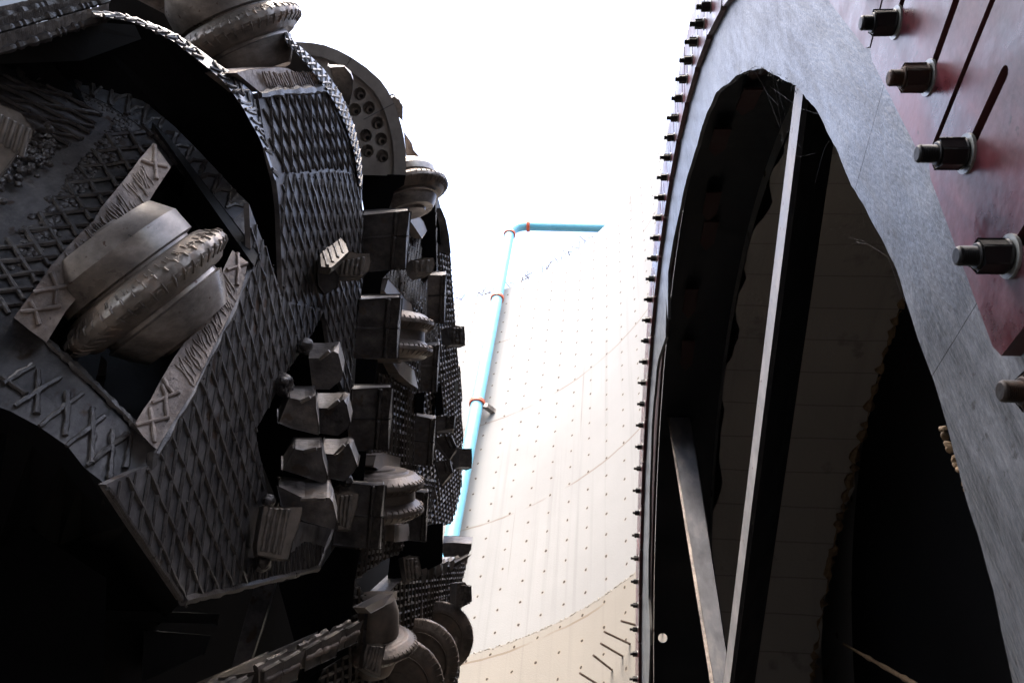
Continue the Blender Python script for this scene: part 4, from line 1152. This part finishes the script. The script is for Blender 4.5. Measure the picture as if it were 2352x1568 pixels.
for sil, rid in [([(709, 822), (742, 823), (766, 806), (777, 812), (788, 856), (784, 872), (757, 894), (718, 894)], (4, -28)),
                 ([(664, 912), (700, 920), (722, 912), (726, 935), (733, 975), (729, 994), (668, 982), (640, 970)], (0, -30)),
                 ([(726, 936), (762, 936), (788, 920), (797, 930), (806, 970), (798, 984), (776, 998), (734, 994)], (4, -26)),
                 ([(676, 1030), (708, 1034), (736, 1030), (742, 1052), (753, 1092), (746, 1107), (690, 1090), (650, 1078)], (0, -30)),
                 ([(742, 1040), (776, 1042), (800, 1022), (808, 1032), (821, 1068), (812, 1084), (790, 1101), (752, 1096)], (4, -22)),
                 ([(640, 1120), (700, 1144), (756, 1146), (765, 1152), (775, 1196), (768, 1212), (700, 1196), (646, 1160)], (0, -30))]:
    wedge(sil, rid, FX + .06)
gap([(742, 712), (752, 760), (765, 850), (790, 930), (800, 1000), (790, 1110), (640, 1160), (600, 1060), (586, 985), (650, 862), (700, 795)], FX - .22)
# ribbed ripper teeth: pale blocks with grooves
def ripper(px, base, dd, shift, groove=None, mat='tooth', body=None):
    a = onx(*base); n = -a.normalized() * .8 + Vector((0, -.2, -.3)); n.normalize()
    f = [onpl(*p, a, n) for p in px]
    b = [ray(p[0] + shift[0], p[1] + shift[1]) * (q.length + dd) for p, q in zip(px, f)]
    mb = MB(); mb.ext(f, b, mat)
    if groove:
        (g0, g1, g2, g3), k = groove        # grooves run g0-g1 to g2-g3
        for i in range(k):
            u = (i + .5) / k
            p = (g0[0] + (g2[0] - g0[0]) * u, g0[1] + (g2[1] - g0[1]) * u); q = (g1[0] + (g3[0] - g1[0]) * u, g1[1] + (g3[1] - g1[1]) * u)
            mb.tube(wobble(onpl(*p, a + n * .001, n), onpl(*q, a + n * .001, n), .012, .002), .0075 * a.length / 2.6, mat, 6, jit=.3)
    return mb.build('ripper_tooth', head, bevel=.006)
ripper([(606, 1160), (640, 1163), (692, 1166), (694, 1180), (684, 1215), (674, 1240), (664, 1284), (630, 1281), (594, 1272), (590, 1250), (598, 1205)], (640, 1220, FX + .12), .12, (-10, 4), (((615, 1165), (596, 1265), (668, 1168), (648, 1275)), 4))
ripper([(772, 1134), (800, 1129), (826, 1133), (822, 1160), (812, 1190), (806, 1216), (778, 1214), (774, 1180)], (800, 1170, FX + .13), .10, (-8, 4), (((780, 1138), (778, 1205), (812, 1135), (800, 1212)), 3))
nR = Vector((.25, -.78, .30)).normalized()
mb, f, b = block('r', [(735, 582), (783, 546), (793, 560), (801, 578), (778, 600), (762, 614), (738, 612)], (765, 585, FX + .09), .13, (-6, 16), 'gridb', build=False, n=nR)
for k in range(4):
    p, q = (742 + k * 12, 580 - k * 9), (752 + k * 12, 612 - k * 10)
    mb.tube(wobble(onpl(*p, f[0], nR), onpl(*q, f[0], nR), .012, .002), .006, 'gridb', 6, jit=.4)
mb.build('ripper_tooth', head, bevel=.006)
ripper([(762, 612), (778, 598), (801, 577), (822, 582), (847, 584), (853, 600), (848, 621), (835, 636), (800, 636), (776, 636)], (800, 600, FX + .10), .12, (-14, 8), (((782, 600), (778, 632), (840, 588), (834, 632)), 5))
block('ripper_base', [(738, 606), (764, 612), (778, 634), (776, 658), (748, 672), (730, 655), (728, 625)], (750, 640, FX + .05), .12, (-8, 4), 'plate')
ripper([(945, 598), (975, 592), (994, 594), (1000, 606), (996, 622), (985, 628), (960, 632), (948, 622)], (970, 612, FX + .08), .12, (-12, 10), (((950, 600), (950, 625), (990, 596), (985, 625)), 3))
ripper([(1028, 752), (1044, 749), (1066, 750), (1068, 775), (1068, 792), (1040, 790), (1030, 775)], (1048, 770, FX + .12), .2, (-16, 6), (((1040, 752), (1036, 788), (1062, 752), (1062, 790)), 3), mat='cast')
ripper([(1055, 1030), (1082, 1031), (1084, 1055), (1083, 1073), (1056, 1070)], (1068, 1050, FX + .15), .2, (-14, 6), None, mat='cast')
ripper([(1050, 1338), (1068, 1336), (1072, 1342), (1083, 1344), (1084, 1380), (1078, 1384), (1060, 1395), (1046, 1398)], (1064, 1365, FX + .15), .25, (-14, 0), (((1060, 1342), (1055, 1392), (1080, 1345), (1078, 1384)), 3), mat='cast')
ripper([(926, 1280), (940, 1276), (962, 1278), (966, 1300), (970, 1320), (950, 1332), (936, 1334), (928, 1300)], (946, 1305, FX + .10), .15, (-10, 4), (((932, 1282), (936, 1330), (958, 1280), (962, 1328)), 3))
ripper([(842, 1478), (870, 1477), (885, 1482), (882, 1500), (876, 1530), (872, 1552), (850, 1545), (832, 1532), (835, 1500)], (858, 1510, FX + .12), .14, (-8, 4), (((850, 1482), (836, 1530), (878, 1484), (866, 1545)), 4))
ripper([(1028, 1466), (1048, 1460), (1052, 1466), (1048, 1500), (1034, 1508), (1022, 1490)], (1038, 1486, FX + .12), .14, (-8, 4), None)
# weld lumps at the roots of the window teeth
mb = MB(); nA_keep = nA
def blob(px, py, x, r, mat='bead'):
    c = onx(px, py, x); d = Vector((1, rnd.uniform(-.5, .5), rnd.uniform(-.5, .5))).normalized(); ph = rnd.uniform(0, 6)
    mb.lathe(c, d, [(-r * math.cos(q * .5236), r * max(.02, math.sin(q * .5236))) for q in range(7)], mat, 14, wob=lambda j, a: 1 + .22 * math.sin(a * 2 + ph + j) * math.sin(a * 3 + ph))
for cx, cy, sx, sy, n_ in ((700, 796, 10, 10, 16), (655, 880, 10, 16, 22), (622, 1150, 8, 10, 8), (755, 590, 12, 14, 14), (600, 1290, 12, 8, 12), (795, 1105, 8, 6, 6)):
    for i in range(n_): blob(cx + rnd.gauss(0, sx * .5), cy + rnd.gauss(0, sy * .5), FX + rnd.uniform(-.02, .05), rnd.uniform(.012, .030))
mb.build('weld_lump', head)

# ---- cutters of the central face: axes point away from the middle of the head
def rad_axis(c): return Vector((0, c.y - CY, c.z - CZ)).normalized()
def fdisc(px, py, x, R=.215, twin=False, tilt=0.0, gap=.11, hub=(.12, .12), fine=False, mats=('hub', 'ringw'), hubr=1.0):
    c = onx(px, py, x); ax = rad_axis(c) + Vector((tilt, 0, 0)); return disc(c, ax.normalized(), R, twin=twin, gap=gap, hubl=hub, n=48, fine=fine, mats=mats, hubr=hubr)
M['hubd'] = surf('dusty_hub', (.05, .042, .036), (.095, .08, .068), (.125, .10, .083), scale=8, rough=(.35, .55), metal=.3, bump=.4, bdist=.003, bscale=40)
M['ringd'] = surf('dusty_cutter_ring', (.045, .036, .03), (.085, .07, .058), (.11, .083, .066), scale=12, rough=(.35, .55), metal=.3, bump=.6, bdist=.004, bscale=45)
dm = ('hubd', 'ringd')
fdisc(932, 440, FX - .03, .26, tilt=-.30, hub=(.15, .13), mats=('hub', 'ringd'))
fdisc(888, 772, FX - .05, .265, twin=True, gap=.15, hub=(.135, .135), mats=dm)
fdisc(862, 1136, FX - .05, .265, twin=True, gap=.14, hub=(.135, .135), mats=dm)
fdisc(858, 1478, FX - .03, .235, hub=(.25, .16), mats=dm, hubr=.74)
fdisc(914, 1570, FX - .04, .29, hub=(.10, .05), mats=dm)
fdisc(962, 1515, FX - .04, .285, hub=(.10, .05), mats=dm)
fdisc(1008, 1462, FX - .04, .28, hub=(.10, .05), mats=dm)
# saddle pieces by the central cutters
def sad(px, x=FX - .05, dd=.10, mat='hubd'):
    return slabx(px, x + .03, .06, mat, name='saddle_block', bevel=.004)
sad([(925, 470), (950, 485), (972, 508), (980, 530), (968, 548), (950, 520), (935, 500)])
sad([(890, 640), (905, 655), (925, 680), (945, 700), (950, 720), (930, 725), (905, 700), (884, 668)])
sad([(902, 832), (925, 828), (952, 850), (960, 890), (940, 880), (915, 858)])
sad([(862, 1045), (885, 1040), (920, 1052), (918, 1075), (880, 1082), (858, 1070)])
sad([(905, 1205), (938, 1203), (942, 1240), (905, 1243)])
sad([(840, 1395), (900, 1362), (912, 1356), (912, 1375), (850, 1408)], x=FX + .02)
block('pocket_frame', [(840, 1394), (846, 1392), (838, 1475), (832, 1470)], (840, 1430, FX - .02), .05, (0, 0), 'plate')
block('pocket_frame', [(908, 1352), (913, 1352), (910, 1440), (905, 1440)], (910, 1400, FX - .02), .05, (0, 0), 'plate')
gap([(836, 1400), (906, 1370), (906, 1450), (836, 1475)], FX - .16)
# rim pieces against the sky
mb = MB()
sk = [(1000, 478), (1012, 480), (1024, 505), (1031, 540), (1034, 580), (1005, 578), (985, 576), (985, 562), (1012, 562), (1010, 520)]
block('rim_guard', sk, (1015, 560, FX - .05), .3, (-10, 0), 'cast')
block('rim_guard', [(1003, 580), (1018, 584), (1027, 606), (1032, 640), (1030, 690), (1010, 690), (1005, 640)], (1015, 650, FX - .14), .25, (-6, 0), 'cast')
block('rim_guard', [(1040, 862), (1046, 868), (1053, 885), (1052, 905), (1046, 930), (1038, 964), (1036, 950), (1038, 905)], (1046, 900, FX - .08), .2, (-4, 0), 'zinc')
# light block and tooth comb on the lower right spoke
block('top_block', [(1018, 1246), (1040, 1246), (1083, 1248), (1082, 1262), (1072, 1276), (1020, 1278), (1014, 1262)], (1050, 1262, FX + .0), .18, (2, -16), 'cast')
for i in range(7):
    u = i / 6; x0 = 968 + 98 * u; y0 = 1308 - 28 * u; s_ = 1 - .4 * u
    block('comb_tooth', [(x0, y0), (x0 + 11 * s_, y0 - 3), (x0 + 15 * s_, y0 + 2), (x0 + 10 * s_, y0 + 24 * s_), (x0 + 2, y0 + 30 * s_)], (x0, y0, FX + .03), .12, (-5, -7), 'tooth', bevel=.005)
block('comb_bar', [(960, 1322), (1030, 1300), (1078, 1276), (1072, 1284), (1030, 1310), (975, 1334)], (1020, 1310, FX - .02), .1, (-5, -4), 'cast')

# ---- bottom row of big teeth reaching up
def low_tooth(tipx, tipy, s=1.0, lx=0):
    P = lambda x, y: (tipx + x * s, tipy + y * s)
    x = FX + .10
    a = onx(*P(-30, 10), x); n = Vector((.35, a.y, a.z)).normalized() * -1
    # end face: brown, two insert blocks
    a2 = a
    root = None
    n1 = Vector((.75, -.45, -.45)).normalized()
    def E(p, o=0): return onpl(p[0], p[1], a + n1 * o, n1)
    up0, up1, lo1, lo0 = P(-86, 43), P(0, 0), P(-16, 60), P(-86, 90)
    # body: wedge running back to the lower left
    d = Vector((-.55, .12, -.02))
    ff = [E(up0), E(up1), E(lo1), E(lo0)]
    bp = [P(-192 - lx, 62), P(-60 - lx, 4), P(-60 - lx, 40), P(-192 - lx, 74)]
    bb = [ray(*p) * (q.length + .28) for p, q in zip(bp, ff)]
    mb = MB(); mb.ext(ff, bb, 'tooth'); root = mb.build('scraper', head, bevel=.006)
    m2 = MB()
    mid = lambda p, q, u: (p[0] + (q[0] - p[0]) * u, p[1] + (q[1] - p[1]) * u)
    for u0, u1 in ((0.0, .49), (.51, 1.0)):
        qd = [mid(up0, up1, u0), mid(up0, up1, u1), mid(lo0, lo1, u1), mid(lo0, lo1, u0)]
        g = [E(p, .028) for p in qd]; m2.ext(g, [p - n1 * .03 for p in g], 'tooth')
        m2.tube(wobble(E(mid(qd[0], qd[3], .5), .03), E(mid(qd[1], qd[2], .45), .03), .012, .002), .011, 'saddle', 6, jit=.35)
    m2.build('hard_tip', root, bevel=.005)
    m3 = MB(); t0, t1 = P(-104, 38), P(-36, 2)
    q0, q1 = ray(*t0) * (ff[0].length + .012), ray(*t1) * (ff[1].length + .012)
    m3.tube(wobble(q0, q1, .015, .003), .013, 'tooth', 7, jit=.4); m3.build('weld_seam', root)
low_tooth(697, 1496, 1.05, 20); low_tooth(785, 1450, .96); low_tooth(831, 1428, .78); low_tooth(577, 1556, 1.0, 20)

# ---- inner body: bulkhead and struts in the dark behind the spokes
mb = MB(); mb.lathe((-1.75, CY, CZ), (-1, 0, 0), [(0, 3.05), (.0, 3.3), (.3, 3.42), (5.5, 3.42), (5.5, 1.0)], 'void', 96, smooth=False)
mb.build('drum', head)
block('spoke_strut', [(592, 1325), (634, 1330), (600, 1445), (575, 1520), (535, 1530), (560, 1430)], (590, 1420, -1.35), .12, (4, 0), 'plate', bevel=.004)
block('spoke_strut', [(236, 1400), (500, 1412), (498, 1432), (236, 1420)], (360, 1415, -1.5), .12, (0, 0), 'dark')
block('spoke_strut', [(330, 1448), (480, 1462), (470, 1500), (330, 1560)], (400, 1500, -1.6), .05, (0, 0), 'dark')
# underside of the near spoke, its shade put into a near-black colour
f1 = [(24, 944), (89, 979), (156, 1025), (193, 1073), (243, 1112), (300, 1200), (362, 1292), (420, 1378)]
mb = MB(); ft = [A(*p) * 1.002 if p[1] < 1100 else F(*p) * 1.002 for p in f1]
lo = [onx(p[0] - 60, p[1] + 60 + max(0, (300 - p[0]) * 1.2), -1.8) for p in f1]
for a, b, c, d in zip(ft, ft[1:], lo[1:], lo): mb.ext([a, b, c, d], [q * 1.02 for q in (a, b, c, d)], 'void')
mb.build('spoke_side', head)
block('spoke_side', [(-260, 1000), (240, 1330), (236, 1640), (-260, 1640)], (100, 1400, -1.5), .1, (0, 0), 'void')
